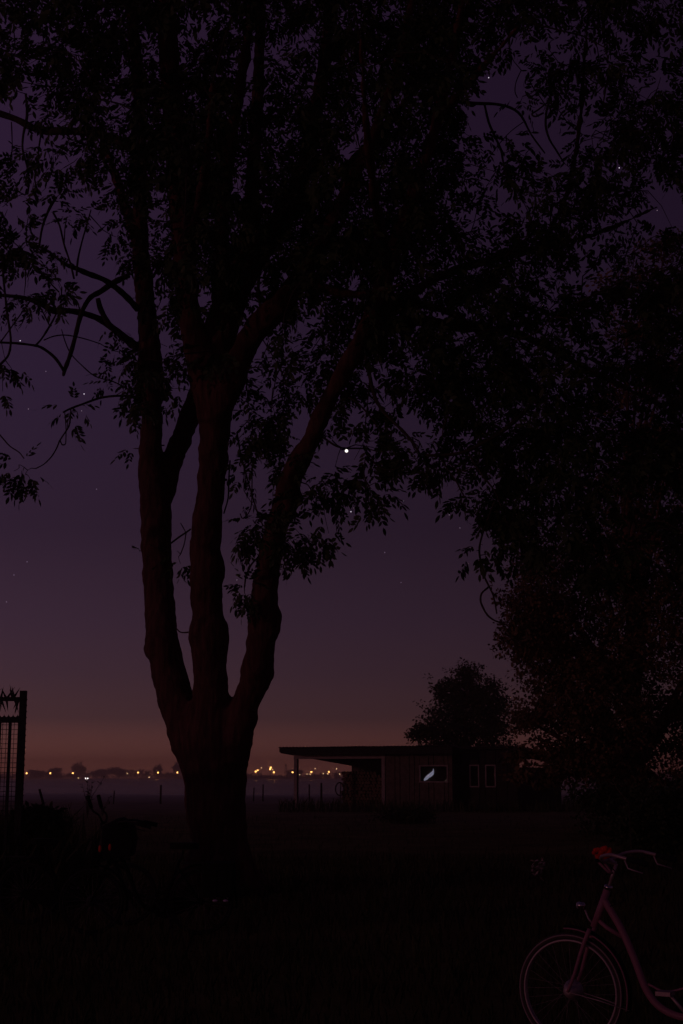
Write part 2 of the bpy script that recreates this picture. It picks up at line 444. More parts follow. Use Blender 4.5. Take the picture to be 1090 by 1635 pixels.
# side branches traced one by one (px, py, half width px)
branches = [
    (22.4, 21.2, [(222, 557, 7), (200, 540, 6.5), (180, 524, 6), (160, 510, 5.6), (136, 501, 5.2), (110, 496, 5), (85, 496, 5.5), (65, 485, 5), (40, 476, 4), (10, 472, 3), (-40, 470, 2)]),
    (21.9, 21.7, [(178, 524, 5), (168, 508, 4.6), (160, 492, 4.4), (156, 476, 4)]),
    (22.4, 20.8, [(220, 494, 6), (204, 476, 5.4), (185, 459, 5), (165, 446, 4.8), (141, 437, 4.6), (120, 428, 4.2), (103, 421, 3), (75, 400, 2), (40, 384, 1.4)]),
    (22.6, 21, [(205, 440, 5), (180, 452, 5), (160, 466, 4.8), (144, 475, 4.4), (133, 492, 4), (126, 512, 3.8), (120, 537, 3.7), (112, 566, 3.6), (104, 588, 3.6), (101, 599, 2.4)]),
    (21.0, 20.4, [(102, 592, 3), (90, 574, 2.8), (77, 562, 2.5), (64, 554, 2.3), (51, 551, 2.1), (25, 548, 2), (-10, 546, 2), (-60, 540, 1.4)]),
    (20.7, 21.2, [(56, 552, 1.8), (66, 541, 1.7), (77, 524, 1.9), (84, 512, 1.6), (90, 500, 1.4)]),
    (20.8, 21.8, [(70, 543, 1.1), (85, 537, 1.1), (103, 535, 1.1), (123, 538, 1.1), (142, 543, 1), (160, 549, .9)]),
    (21.2, 22, [(98, 526, .8), (104, 546, .9), (113, 565, 1), (130, 583, 1), (152, 601, 1), (180, 609, 1.1), (205, 622, 1.2)]),
    (22.2, 20.6, [(222, 634, 2), (196, 632, 1.8), (174, 633, 1.8), (154, 637, 1.8), (132, 645, 1.8), (113, 652, 1.7), (101, 658, 1.6)]),
    (20.7, 20, [(113, 652, 1.1), (112, 666, 1.2), (110, 680, 1.4), (102, 693, 1.2), (95, 704, 1.4), (90, 716, 1.2), (82, 729, 1.1), (70, 741, 1), (57, 748, 1)]),
    (20.6, 20.3, [(103, 658, .9), (105, 680, .9), (105, 700, .9), (104, 709, 1), (99, 710, 1.1), (96, 704, 1)]),
    (20.2, 19.8, [(-20, 675, 1.2), (0, 695, 1.1), (15, 712, 1.1), (30, 722, 1), (38, 732, .9)]),
    (20.5, 19.5, [(4, 400, 1.7), (5, 440, 1.9), (9, 480, 2), (11, 500, 2), (15, 525, 2), (17, 545, 2), (14, 565, 2), (4, 578, 2.2), (-20, 600, 2)]),
    (22.5, 20.8, [(-50, 165, 6.5), (-10, 178, 6), (25, 190, 6), (50, 203, 6.3), (75, 209, 7), (110, 209, 6.5), (150, 213, 7), (190, 225, 8), (222, 245, 9)]),
    (21, 20.6, [(41, 150, 2), (43, 185, 2.4), (37, 215, 2), (36, 240, 1.8), (43, 265, 1.8), (46, 290, 1.6), (44, 310, 1.4)]),
    (21, 20.7, [(18, 195, 1), (19, 220, 1), (19, 240, 1), (16, 260, 1)]),
    (21, 21.4, [(66, 210, 1.6), (62, 235, 1.5), (60, 260, 1.4), (55, 285, 1.3), (62, 310, 1.4)]),
    (21, 21.4, [(110, 205, 4), (125, 180, 3.4), (142, 160, 2.6), (160, 140, 1.8)]),
    (21, 21.3, [(62, 395, 2), (68, 360, 1.9), (80, 330, 2.6), (90, 315, 1.8)]),
    (21, 21.2, [(118, 445, 1.8), (112, 420, 1.7), (102, 390, 1.6), (95, 360, 1.6), (85, 340, 2)]),
    (21, 21.5, [(122, 440, 1.8), (124, 415, 1.7), (130, 388, 1.5), (138, 360, 1.3), (145, 335, 1.1)]),
    (21, 20.7, [(0, 547, 1.1), (16, 525, 1.2), (34, 500, 1.2), (50, 478, 1.2)]),
    (21, 20.7, [(57, 480, 1.5), (68, 498, 1.3), (78, 518, 1.3), (82, 520, 1)]),
    # right stem: hanging vine and twigs
    (19.1, 18.2, [(582, 565, 3.4), (588, 590, 3.2), (593, 615, 3), (600, 638, 2.8), (610, 654, 2.8), (624, 670, 2.6), (640, 685, 2.5), (654, 700, 2.4), (664, 715, 2.2), (672, 728, 1.6)]),
    (19.2, 18.8, [(556, 635, 1.6), (568, 641, 1.6), (584, 657, 1.5), (597, 673, 1.4), (609, 692, 1.2)]),
    (19, 18.8, [(590, 600, 1), (587, 640, 1), (583, 680, 1), (585, 705, 1)]),
    (18.5, 18.3, [(593, 730, 1), (600, 742, 1), (615, 750, 1), (632, 749, 1), (645, 742, .9)]),
    (18.6, 18.2, [(583, 730, 1), (581, 755, 1), (586, 772, 1), (592, 780, .9)]),
    (19.4, 18.4, [(690, 640, 1.6), (716, 650, 1.5), (708, 680, 1.3), (706, 700, 1.1)]),
    (18.6, 18.2, [(680, 727, 2.6), (705, 727, 2.6), (740, 722, 2.8), (770, 708, 3), (800, 690, 3.4), (835, 660, 4), (850, 640, 4)]),
    (18.4, 18, [(704, 733, 1.3), (716, 752, 1.3), (728, 768, 1.4), (736, 784, 1.2), (742, 795, 1)]),
    (18.4, 18, [(725, 727, 1), (718, 740, 1), (735, 752, 1), (755, 748, 1)]),
    (18.5, 18, [(745, 718, 1.6), (760, 745, 1.5), (775, 765, 1.5), (790, 785, 1.3), (800, 810, 1.1)]),
    (18.2, 17.8, [(790, 800, 1.6), (778, 830, 1.6), (768, 860, 1.6), (765, 880, 1.7), (768, 900, 1.7), (772, 918, 1.7), (780, 935, 1.6), (787, 950, 1.5), (791, 968, 1.3), (793, 980, 1.1)]),
    (17.9, 17.7, [(779, 938, 1.5), (769, 947, 1.6), (767, 958, 1.6), (770, 968, 1.6), (778, 982, 1.5), (790, 991, 1.4), (804, 995, 1.2)]),
    # upper right sky gap
    (19.5, 20, [(735, 162, 3), (760, 165, 3), (790, 166, 2.6), (815, 172, 2.3), (832, 185, 2), (848, 215, 1.6), (870, 245, 1.2)]),
    (19.5, 20, [(773, 165, 2), (780, 195, 2.1), (790, 218, 2.2), (800, 240, 2), (803, 258, 1.8), (812, 300, 1.6)]),
    (20.5, 20.2, [(880, 150, 1.6), (873, 175, 1.9), (871, 200, 2), (877, 222, 1.9), (888, 240, 1.6), (900, 260, 1.4)]),
    (20, 20.2, [(868, 180, 1.6), (855, 186, 1.6), (849, 182, 1.6), (858, 176, 1.4), (872, 165, 1.4)]),
    (20, 20.2, [(775, 260, .8), (795, 232, .8), (815, 210, .8), (835, 195, .8)]),
    (20, 20.2, [(842, 120, 1), (850, 138, 1), (862, 155, 1), (872, 170, .9)]),
    (20, 20.3, [(832, 112, .9), (824, 130, .9), (822, 146, .9), (826, 156, .8)]),
    # shoots around the stems
    (20.5, 20.2, [(378, 690, 1.4), (384, 725, 1.4), (392, 755, 1.3), (402, 790, 1.3), (412, 822, 1.3), (420, 840, 1.2)]),
    (20.4, 20.4, [(367, 735, 1.3), (365, 765, 1.3), (364, 795, 1.3), (357, 820, 1.2)]),
    (20.2, 20.1, [(402, 745, 1), (402, 780, 1), (400, 812, 1), (388, 828, 1), (383, 820, .9)]),
    (20.1, 20, [(424, 870, 1.5), (413, 888, 1.4), (402, 900, 1.4), (393, 918, 1.4), (390, 938, 1.2)]),
    (21.7, 21.4, [(272, 868, 1.4), (285, 858, 1.4), (297, 850, 1.4), (304, 845, 1.2)]),
    (21.5, 21.4, [(297, 850, .9), (294, 868, .9), (288, 885, .9)]),
    (21.5, 21.4, [(297, 851, .8), (291, 840, .8), (288, 835, .6)]),
    (20.9, 20.7, [(281, 1003, 1), (287, 1009, 1.1), (295, 1010, 1.2), (303, 1009, 1.3)]),
    (22, 22.2, [(262, 711, 1.2), (250, 712, 1), (230, 716, .9), (215, 716, .7)]),
    (19.7, 19.4, [(480, 770, 1.2), (492, 775, 1), (500, 790, .9), (508, 800, .8)]),
    (19.5, 19.2, [(505, 690, 2), (525, 705, 1.8), (545, 715, 1.5), (580, 716, 1.2), (600, 720, 1)]),
    (19.4, 19.6, [(492, 600, 1), (470, 590, 1), (440, 586, 1), (395, 587, 1)]),
    (19.4, 19.6, [(485, 578, .9), (460, 570, .9), (420, 572, .8)]),
    (19.6, 19.4, [(418, 540, 1), (430, 560, 1), (445, 585, .9), (455, 610, .9)]),
    (20.2, 20, [(413, 440, 2.6), (412, 460, 2.8), (413, 478, 2.4), (418, 490, 2)]),
    (19.9, 20, [(352, 615, 1.4), (362, 626, 1.3), (376, 630, 1.3), (388, 628, 1.2)]),
]
for Y0, Y1, pts in branches:
    n = len(pts); q = [(a, b_, c, Y0 + (Y1 - Y0) * i / (n - 1)) for i, (a, b_, c) in enumerate(pts)]
    sp = [(P3(a, b_, Y), max(c, .6) * Y / F) for a, b_, c, Y in smooth_path(q, 3)]
    mb = MB().tube([tree_inv @ p for p, r in sp], [r * random.uniform(.9, 1.12) for p, r in sp], 7)
    mb.build('branch', M['twig'], tree, True)
    for p, r in sp: skel.append(tuple(p))

# leaf density read off in cells of 54.5 px (0 open sky .. 9 closed)
DENS = {
 -4: '555555556666666665555', -3: '666666677777777776666', -2: '777777777777777777777', -1: '778888888888888888888',
 0: '76888677778888875777', 1: '88767676677887156755', 2: '65858876676888126766', 3: '24678887786867122788',
 4: '46776886776865255767', 5: '53366887887886778843', 6: '61346886888877777646', 7: '62137875788857876666',
 8: '55324554777877867778', 9: '02132552367866888778', 10: '00266462576478887788', 11: '00166435545278888537',
 12: '00000007653536888888', 13: '00000004455665788877', 14: '00000003343103788665', 15: '00000005510002587666',
 16: '00000000200000335555', 17: '00000000000000000000'}
OD = {0: 0, 1: .15, 2: .35, 3: .62, 4: 1.05, 5: 1.55, 6: 2.4, 7: 3.6, 8: 6.0, 9: 7}
C = 54.5
cents = []                                         # (point, spread, leaves)
for row, s in DENS.items():
    for col in range(-4, 24):
        cc = min(max(col, 0), 19)
        d = OD[int(s[cc])]
        if col < 0: d *= max(0, .75 + .22 * (col + 1)) if row < 9 else 0
        if col > 19: d *= max(0, .85 - .15 * (col - 20))
        if col >= 14: d *= .74
        nl = d * C * C / 190.0
        nc = rng.poisson(nl / 9.0) if d < 3 else int(round(nl / 9.0 + rng.uniform(-.5, .5)))
        wq = rng.gamma(.9, 1, 9) + .06; wq /= wq.sum()        # uneven clumps inside a cell
        for _ in range(nc):
            kq = rng.choice(9, p=wq)
            x = (col + (kq % 3 + rng.uniform(0, 1)) / 3) * C; y = (row + (kq // 3 + rng.uniform(0, 1)) / 3) * C
            low = np.clip((y - 300) / 500, 0, 1)
            Y = np.clip(rng.normal(20.6, 2.3 * (1 - .45 * low)), 15.2, 26)
            if d < 1.2:                                # sparse leaves sit close to a branch
                cand = [np.clip(rng.normal(20.6, 1.6), 17, 24) for _q in range(8)]; SKA = np.array(skel)
                Y = min(cand, key=lambda yy: np.min(((SKA - np.array(P3(x, y, yy))) ** 2).sum(1)))
            elif x > 850: Y = np.clip(rng.normal(20.6, 2.0), 16, 25)
            cents.append((np.array(P3(x, y, Y)), .22, 9))
for x, y, Y, sp_, nl in [(22, 752, 20, .16, 7), (40, 757, 20, .16, 7), (30, 742, 20, .14, 5), (48, 766, 20, .1, 4), (18, 590, 20.4, .16, 4), (8, 575, 20.4, .12, 4), (4, 625, 20.2, .06, 2),
                         (452, 862, 19.9, .20, 14), (478, 852, 19.8, .18, 12), (486, 878, 19.8, .16, 11), (470, 880, 19.6, .14, 8), (400, 858, 20, .20, 15), (412, 840, 20, .14, 9), (392, 935, 20, .15, 12), (398, 957, 20, .1, 8), (288, 900, 21.4, .13, 6), (282, 880, 21.4, .1, 3),
                         (525, 800, 19.4, .18, 8), (512, 790, 19.4, .12, 5), (610, 785, 18.6, .2, 9), (590, 775, 18.6, .14, 5), (735, 800, 18.2, .1, 4), (750, 822, 18.2, .12, 4), (770, 870, 18, .14, 5), (785, 885, 18, .14, 5), (760, 880, 18, .1, 4),
                         (650, 735, 18.5, .2, 9), (672, 745, 18.5, .14, 6), (625, 715, 18.6, .2, 10), (600, 705, 18.7, .2, 10), (550, 700, 19, .16, 7), (535, 745, 19.2, .18, 7), (560, 755, 19.2, .14, 5),
                         (190, 600, 22, .16, 6), (200, 575, 22, .18, 7), (180, 560, 22, .16, 5), (205, 640, 22, .14, 5), (170, 612, 22, .1, 4), (212, 716, 22.2, .05, 2), (222, 880, 21.6, .04, 1),
                         (450, 735, 19.9, .12, 5), (410, 700, 20.4, .22, 10), (425, 660, 20.6, .24, 12), (395, 650, 20.6, .2, 8), (440, 700, 20.4, .2, 9), (455, 640, 20.6, .2, 8), (265, 640, 22.2, .14, 5), (268, 600, 22, .14, 4)]:
    cents.append((np.array(P3(x, y, Y)), sp_, nl))

SK = np.array(skel); CP = np.array([c[0] for c in cents])
d0 = np.array([np.min(((SK - c) ** 2).sum(1)) for c in CP])
order = np.argsort(d0)
nodes = np.zeros((len(SK) + 3 * len(CP) + 10, 3)); nodes[:len(SK)] = SK; nn = len(SK)
tw = MB(); LP = []; LD = []
for i in order:
    c, spread, nl = cents[i]
    dd = ((nodes[:nn] - c) ** 2).sum(1)
    j = int(np.argmin(dd)); a = nodes[j].copy(); ln = math.sqrt(dd[j])
    perp = rng.normal(0, .13, 3) * ln
    m1 = a + (c - a) * .35 + perp + np.array((0, 0, .08 * ln)); m2 = a + (c - a) * .7 + perp * .8 + np.array((0, 0, .10 * ln))
    r0 = min(.016, .006 + .006 * ln)
    tw.tube([tuple(a), tuple(m1), tuple(m2), tuple(c)], [r0, r0 * .8, r0 * .6, .004], 4, cap=False)
    nodes[nn] = m1; nodes[nn + 1] = m2; nodes[nn + 2] = c; nn += 3
    axis = (c - a) / (ln + 1e-6)
    for _ in range(nl):
        v = rng.normal(0, 1, 3); v /= np.linalg.norm(v)
        LP.append(c + v * spread * rng.uniform(0, 1.0))
        LD.append(v * .9 + axis * .7 + np.array((0, 0, -.45)))
LP = np.array(LP); LD = np.array(LD)
for (sx, sy, sr) in ((553, 720, 30), (780, 124, 26), (800, 110, 20), (770, 200, 20)):      # open spots in the leaves
    pl = np.array((P3(sx, sy, 1.0) - Vector((0, 0, CAMZ)))); q = LP - np.array((0, 0, CAMZ))
    keep = np.hypot(q[:, 0] / q[:, 1] - pl[0], q[:, 2] / q[:, 1] - pl[2] - 6 / F) > sr / F
    LP = LP[keep]; LD = LD[keep]
temps = [compound_template(rng) for _ in range(8)]
rot = frames(LD, rng, .45); scl = rng.uniform(.75, 1.15, len(LP))
me = scatter_mesh('crown', temps, LP, rot, scl, rng); me.transform(tree_inv)
o = link('crown', me, M['leaf'], tree); o['kind'] = 'stuff'
me = tw.mesh('twigs'); me.transform(tree_inv)
o = link('twigs', me, M['twig'], tree); o['kind'] = 'stuff'

# ------------------------------------------------------------------ other trees and shrubs
def leafy_tree(name, label, base, trunk_r, top_z, blobs, leaf, m, group=None, jit=.18, spray=(14, .35), n_per=None, seed=3, cat='tree', trunk=True):
    """blobs: (point, (rx, ry, rz), number of sprays); every blob is reached by a limb"""
    r = np.random.default_rng(seed)
    t = thing(name, label, cat, base, 0, group); inv = Vector(base)
    if trunk:
        tb = MB(); pts = [Vector((0, 0, -.1))]; rad = [trunk_r * 1.35]
        for k in range(1, 7):
            f = k / 6
            pts.append(Vector((r.normal(0, .1) * f * 2, r.normal(0, .1) * f * 2, top_z * f))); rad.append(trunk_r * (1 - .75 * f))
        tb.tube(pts, rad, 9)
        tb.build('trunk', M['bark'], t, True)
    LP = []; br = []
    for c, rr, n in blobs:
        c = Vector(c) - inv
        if trunk:
            k = min(5, max(1, int(6 * max(.1, (c.z - rr[2]) / top_z) * .8)))
            s = pts[k]; mid = s.lerp(c, .5) + Vector((0, 0, -.06 * (c - s).length))
            MB().tube([s, mid, c], [rad[k] * .5, rad[k] * .35, .02], 6).build('branch', M['bark'], t, True)
        v = r.normal(0, 1, (n, 3)); v /= np.linalg.norm(v, axis=1, keepdims=True)
        q = v * (r.uniform(.05, 1, (n, 1)) ** .42) * np.array(rr) * (1 + jit * r.normal(0, 1, (n, 1)))
        LP.append(q + np.array(c))
    LP = np.concatenate(LP); LP = LP[LP[:, 2] + inv.z > .1]
    T = [spray_template(r, spray[0], spray[1], leaf[0], leaf[1]) for _ in range(7)]
    D = r.normal(0, 1, LP.shape); D[:, 2] *= .25
    me = scatter_mesh('crown', T, LP, frames(D, r, .25), r.uniform(.7, 1.25, len(LP)), r)
    o = link('crown', me, m, t); o['kind'] = 'stuff'
    return t

def blob_px(px, py, w, h, Y, n, depth=None):
    k = Y / F
    return (at(px, py, Y), (w * k, depth if depth else (w + h) * .5 * k, h * k), n)

# tall tree to the right, finer leaves
Y2 = 44
bl = []
for (px, py, w, h, n) in [(860, 905, 45, 30, 190), (850, 960, 55, 40, 300), (840, 1015, 50, 38, 260), (900, 1000, 80, 70, 650), (880, 1050, 70, 40, 340), (930, 1080, 80, 40, 420),
                          (890, 1130, 65, 36, 320), (950, 1140, 90, 50, 600), (1010, 1050, 90, 80, 800), (1040, 940, 90, 70, 620), (960, 900, 90, 60, 600), (1030, 840, 80, 45, 330),
                          (990, 780, 70, 40, 260), (1060, 760, 60, 30, 170), (1040, 700, 70, 30, 200), (1000, 640, 60, 30, 170), (1060, 590, 60, 25, 170), (1020, 530, 70, 24, 190), (1070, 470, 60, 26, 170),
                          (1000, 450, 50, 18, 90), (1060, 400, 50, 18, 90), (1070, 1150, 70, 60, 420), (1130, 1000, 80, 120, 700), (1150, 800, 80, 120, 500), (1140, 600, 80, 90, 320), (1220, 900, 90, 200, 700),
                          (880, 1195, 45, 20, 80), (930, 1210, 60, 40, 300), (860, 1235, 50, 18, 110), (985, 1215, 50, 60, 380), (1050, 1200, 50, 40, 90), (1080, 1260, 70, 40, 330), (840, 1150, 30, 22, 90), (825, 1205, 16, 10, 24)]:
    YY = Y2 + random.uniform(-1.5, 1.5)
    bl.append(blob_px(px, py, w, h, YY, int(n * .55), (w + h) * .5 * YY / F + .6))
b0 = at(1015, 1240, Y2); b0.z = 0
leafy_tree('oak_tree', 'tall spreading oak tree with fine foliage beyond the parked red bicycle', b0, .38, 12.5, bl, (.125, .075), M['leaf2'], spray=(17, .27), seed=5)

# bushy tree behind the shed
Y3 = 97
bl = []
for (px, py, w, h, n) in [(748, 1075, 26, 22, 120), (735, 1100, 42, 26, 230), (760, 1110, 48, 30, 260), (725, 1130, 46, 26, 240), (775, 1130, 40, 30, 230), (740, 1160, 62, 32, 430), (790, 1160, 36, 30, 220),
                          (690, 1165, 36, 20, 170), (667, 1172, 19, 12, 70), (715, 1190, 60, 24, 300), (790, 1195, 34, 26, 150), (800, 1120, 16, 18, 50), (782, 1096, 14, 12, 40), (706, 1100, 18, 14, 50), (740, 1215, 70, 30, 250)]:
    bl.append(blob_px(px, py, w * .86, h * .86, Y3 + random.uniform(-1.5, 1.5), int(n * .75)))
b0 = at(745, 1240, Y3); b0.z = 0
leafy_tree('bushy_tree', 'bushy broadleaf tree rising behind the wooden shed roof', b0, .3, 6.5, bl, (.20, .12), M['leaf3'], spray=(12, .34), seed=7, jit=.30)

# shrubs under the oak and by the gate
for i, (px, py, w, h, Y, n, lab) in enumerate([
        (1065, 1300, 80, 62, 30, 700, 'dark round shrub below the oak tree at the meadow edge'),
        (985, 1275, 70, 28, 38, 420, 'low dark shrub spreading in front of the oak trunk'),
        (640, 1300, 60, 12, 52, 170, 'low mound of weeds in front of the shed'),
        (58, 1316, 28, 22, 19.5, 380, 'rounded dark bush growing at the foot of the spiked gate')]):
    b0 = at(px, 1240, Y); b0.z = 0
    k = Y / F
    c = at(px, py, Y)
    bl = [(c + Vector((random.uniform(-.5, .5) * w * k, random.uniform(-.3, .3), random.uniform(-.35, .35) * h * k)), (w * k * .6, w * k * .5, h * k * .6), n // 5) for _ in range(5)]
    bl.append((Vector((c.x, c.y, c.z * .4)), (w * k * .9, w * k * .6, max(.12, c.z * .5)), n // 3))
    leafy_tree('shrub', lab, b0, .05, max(.4, c.z), bl, (.09, .045) if Y < 25 else (.11, .06), M['leaf3'], spray=(11, .16 if Y < 25 else .25), seed=20 + i, cat='shrub', group='shrubs on the meadow')

def weed(name, label, px, ground_py_Y, height, nb, m, leafsize, group=None, seed=1, lean=0, cat='plant', leaves=6):
    r = random.Random(seed); b0 = at(px, 1240, ground_py_Y); b0.z = 0
    t = thing(name, label, cat, b0, 0, group); lv = []
    for k in range(nb):
        a = r.uniform(0, 6.28); sp = r.uniform(.12, .42) * height; h = height * r.uniform(.65, 1)
        tip = Vector((math.cos(a) * sp + lean * h, math.sin(a) * sp, h)); mid = Vector((tip.x * .25, tip.y * .25, h * .5))
        MB().tube([(0, 0, -.02), tuple(mid), tuple(tip)], [.012 * height, .008 * height, .004 * height], 5).build('stem', M['twig'], t)
        for q in range(leaves):
            f = r.uniform(.35, 1); p = mid.lerp(tip, (f - .35) / .65) if f > .5 else mid * (f * 2)
            d = np.array((r.gauss(0, 1), r.gauss(0, 1), r.gauss(.2, .5)))
            lv.append(leaflet(np.array(p), d, np.array((r.gauss(0, .4), r.gauss(0, .4), 1)), leafsize * r.uniform(.7, 1.2), leafsize * .4))
    if lv:
        V = np.concatenate(lv); o = link('leaves', fast_mesh('leaves', V, np.full(len(lv), 6), np.arange(len(V))), m, t); o['kind'] = 'stuff'
    return t
weed('sapling', 'thin leafy sapling standing in the misty field beyond the handlebars', 141, 60, 1.75, 6, M['leaf3'], .16, seed=4, leaves=9)
weed('sapling', 'low scrubby sapling beside the taller one in the misty field', 165, 62, 1.1, 4, M['leaf3'], .14, seed=9, leaves=8)
weed('tall_weed', 'spiky tall weed between the gate bush and the bicycles', 100, 30, 1.15, 7, M['leaf3'], .12, seed=6)
weed('pale_weed', 'pale leafed weed glinting in the dark grass near the red bicycle', 855, 22.5, .42, 14, M['leafpale'], .085, seed=8, leaves=6)
sb = at(985, 1260, 28)
tw_ = thing('fallen_twig', 'thin pale bare twig leaning out of the dark undergrowth', 'twig', (sb.x, 28, 0))
MB().tube([(.22, 0, 1.15), (.12, 0, 1.27), (0, 0, 1.42), (-.06, 0, 1.55)], [.010, .009, .008, .005], 6).build('stem', M['log'], tw_)
MB().tube([(.26, .1, 0), (.24, .05, .6), (.22, 0, 1.16)], [.014, .012, .010], 6).build('stalk', M['twig'], tw_)

# far trees on the horizon
for i, (px, top, w, lab) in enumerate([(125, 1219, 13, 'round hazy tree standing tallest on the left horizon'), (60, 1229, 14, 'low hazy tree clump beside the gate post on the horizon'), (85, 1227, 16, 'low wide hazy tree between two horizon lamps'),
                                       (185, 1225, 18, 'broad hazy tree on the horizon left of the trunk'), (165, 1228, 12, 'small hazy tree beside the broad one on the horizon'), (252, 1222, 7, 'narrow hazy tree rising over a horizon lamp'),
                                       (285, 1219, 9, 'hazy tree on the horizon touching the trunk edge'), (470, 1229, 12, 'hazy tree on the horizon beside the shed post')]):
    Y = 1370 + 5 * i; k = Y / F; h = (1240 - top) * k + CAMZ
    b0 = at(px, 1240, Y); b0.z = 0
    bl = [(b0 + Vector((random.uniform(-.6, .6) * w * k, random.uniform(-2, 2), h * random.uniform(.45, .75))), (w * k * .55, w * k * .5, h * .27), 46) for _ in range(6)]
    leafy_tree('far_tree', lab, b0, .4, h * .6, bl, (1.1, .8), M['leaf3'], spray=(8, 1.0), seed=40 + i, group='trees along the horizon')
# a far-off wood that reads as one band
V = []
rr = np.random.default_rng(77)
n = 3400
X = rr.uniform(-560, 560, n); hh = 4.2 + 2.2 * np.sin(X * .021) + 1.3 * np.sin(X * .057 + 1) + rr.normal(0, .5, n)
T = [spray_template(rr, 10, 1.5, 1.5, 1.1) for _ in range(5)]
pos = np.stack((X, rr.uniform(1425, 1450, n), np.abs(rr.uniform(0, 1, n)) * np.maximum(hh, 1.2)), 1)
me = scatter_mesh('treeline', T, pos, frames(rr.normal(0, 1, (n, 3)), rr), rr.uniform(.7, 1.2, n), rr)
o = link('treeline', me, M['leaf3']); tag(o, 'low dark wood along the far edge of the misty field', 'wood', kind='stuff')
# mast
t = thing('lattice_mast', 'thin dark mast standing among the horizon lights', 'mast', (at(456, 1240, 850).x, 850, 0))
MB().tube([(-.9, 0, 0), (-.25, 0, 9)], [.18, .12], 5).build('leg', M['lamppost'], t)
MB().tube([(.9, 0, 0), (.25, 0, 9)], [.18, .12], 5).build('leg', M['lamppost'], t)
mb = MB()
for k in range(6):
    w0 = .9 - .65 * k / 6; w1 = .9 - .65 * (k + 1) / 6
    mb.tube([(-w0, 0, 1.5 * k), (w1, 0, 1.5 * k + 1.5)], .08, 4)
mb.build('lattice', M['lamppost'], t)

# ------------------------------------------------------------------ horizon lamps and a car
def lamp(px, py, r, m, lab, grp, Y=800):
    p = at(px, py, Y)
    t = thing('street_lamp', lab, 'lamp', (p.x, Y, 0), 0, grp)
    MB().tube([(0, .25, 0), (0, .25, p.z * .6), (0, .25, p.z)], [.1, .08, .06], 6).build('post', M['lamppost'], t)
    MB().tube([(0, .25, p.z), (0, 0, p.z + r * .9)], .05, 5).build('arm', M['lamppost'], t)
    MB().ball((0, 0, p.z), (r, r, r * .85), 10, 8).build('lamp_head', m, t, True)
for px, py in [(42, 1234.5), (80, 1234.5), (116, 1234.5), (220, 1233.5), (252, 1233.5), (283, 1233.5), (408, 1232), (411, 1230), (437, 1233), (431, 1228), (432, 1225.5), (467, 1233), (497, 1232.5), (525, 1232.5), (553, 1232.5)]:
    lamp(px, py, .46, M['lamphead'], 'bright amber street lamp glowing along the far road', 'amber lamps along the far road')
for px, py in [(28, 1235), (203, 1235), (238, 1241), (478, 1237), (490, 1235.8), (495, 1236.2), (516, 1235.2), (523, 1235.5), (542, 1236), (125, 1242), (417, 1226), (503, 1227.5), (537, 1227.5), (435, 1229)]:
    lamp(px, py, .26, M['lamphead2'], 'small faint point of warm light on the horizon', 'small lights on the horizon')
c0 = at(139, 1242.3, 790)
car = thing('car', 'distant car driving with two white headlights on', 'car', (c0.x, 790, 0))
mb = MB().prism([(-2.1, .28), (2.0, .28), (2.1, .6), (1.9, .85), (1.1, .95), (.5, 1.4), (-1.1, 1.42), (-1.8, .98), (-2.1, .9)], -.85, .85, lambda p, q, w: (w, -p, q))
mb.build('body', M['carpaint'], car)
for x in (-.62, .62): MB().ball((x, -2.08, .68), (.28, .14, .28), 10, 6).build('headlight', M['headlight'], car)
for x in (-.8, .8):
    for y in (-1.35, 1.35):
        MB().tube([(x - .1, y, .32), (x + .1, y, .32)], .32, 14).build('wheel', M['rubber'], car)

# fence posts in the field
for i, (px, top, bot, w, lean) in enumerate([(257, 1253, 1276, 3.2, 0), (405, 1257, 1272, 2, .03), (420, 1252, 1272, 2.2, 0), (494, 1252, 1272, 2.4, -.02), (513, 1250, 1274, 3.4, 0), (182, 1262, 1276, 2, .05)]):
    Y = CAMZ * F / (bot - 1240 + 6); k = Y / F; h = CAMZ - (top - 1240) * k
    p = at(px, 1240, Y)
    mb = MB().tube([(0, 0, -.1), (lean * h * .5, 0, h * .5), (lean * h, 0, h)], [w * k * .55, w * k * .5, w * k * .46], 7)
    o = mb.build('fence_post', M['board2']); o.location = (p.x, Y, 0)
    tag(o, 'weathered wooden fence post standing in the misty field', 'fence post', 'fence posts in the misty field')
p = at(72, 1240, 27)
o = MB().tube([(.16, 0, -.05), (.06, 0, .9), (-.1, 0, 1.42)], [.03, .028, .022], 7).build('leaning_stake', M['board2']); o.location = (p.x, 27, 0)
tag(o, 'dark wooden stake leaning left behind the gate bush', 'stake')

# ------------------------------------------------------------------ spiked gate
GY = 18.2; k = GY / F
def gz(py): return at(40, py, GY).z
def gx(px): return (px - 545) * k
X1 = gx(45.4); X0 = gx(35.6); XL = X1 - 2.1
gate = thing('metal_gate', 'tall dark metal gate with spiked top rail and wire mesh', 'gate', (X1 - 1, GY, 0))
def G(x): return x - (X1 - 1)
MB().box((G(X0), -.04, -.1), (G(X1), .04, gz(1103))).build('post', M['iron'], gate)
MB().box((G(XL), -.04, -.1), (G(XL) + .08, .04, gz(1103))).build('post', M['iron'], gate)
MB().box((G(XL) + .08, -.022, gz(1119.5)), (G(X0), .022, gz(1113))).build('rail', M['iron'], gate)
mb = MB().box((G(XL) + .08, -.03, gz(1154)), (G(X0), .03, gz(1145)))
mb.build('rail', M['iron'], gate)
MB().box((G(XL) + .08, -.025, .12), (G(X0), .025, .2)).build('rail', M['iron'], gate)
step = 7.1 * k; x = X0 - step * .4
while x > XL + .12:                                # saw teeth on the second rail
    z = gz(1145) + .001; MB().prism([(-step * .45, 0), (-step * .12, step * .25), (0, step * .62), (step * .12, step * .25), (step * .45, 0)], -.004, .004, lambda p, q, w, x=x, z=z: (G(x) + p, w, z + q)).build('tooth', M['iron'], gate); x -= step
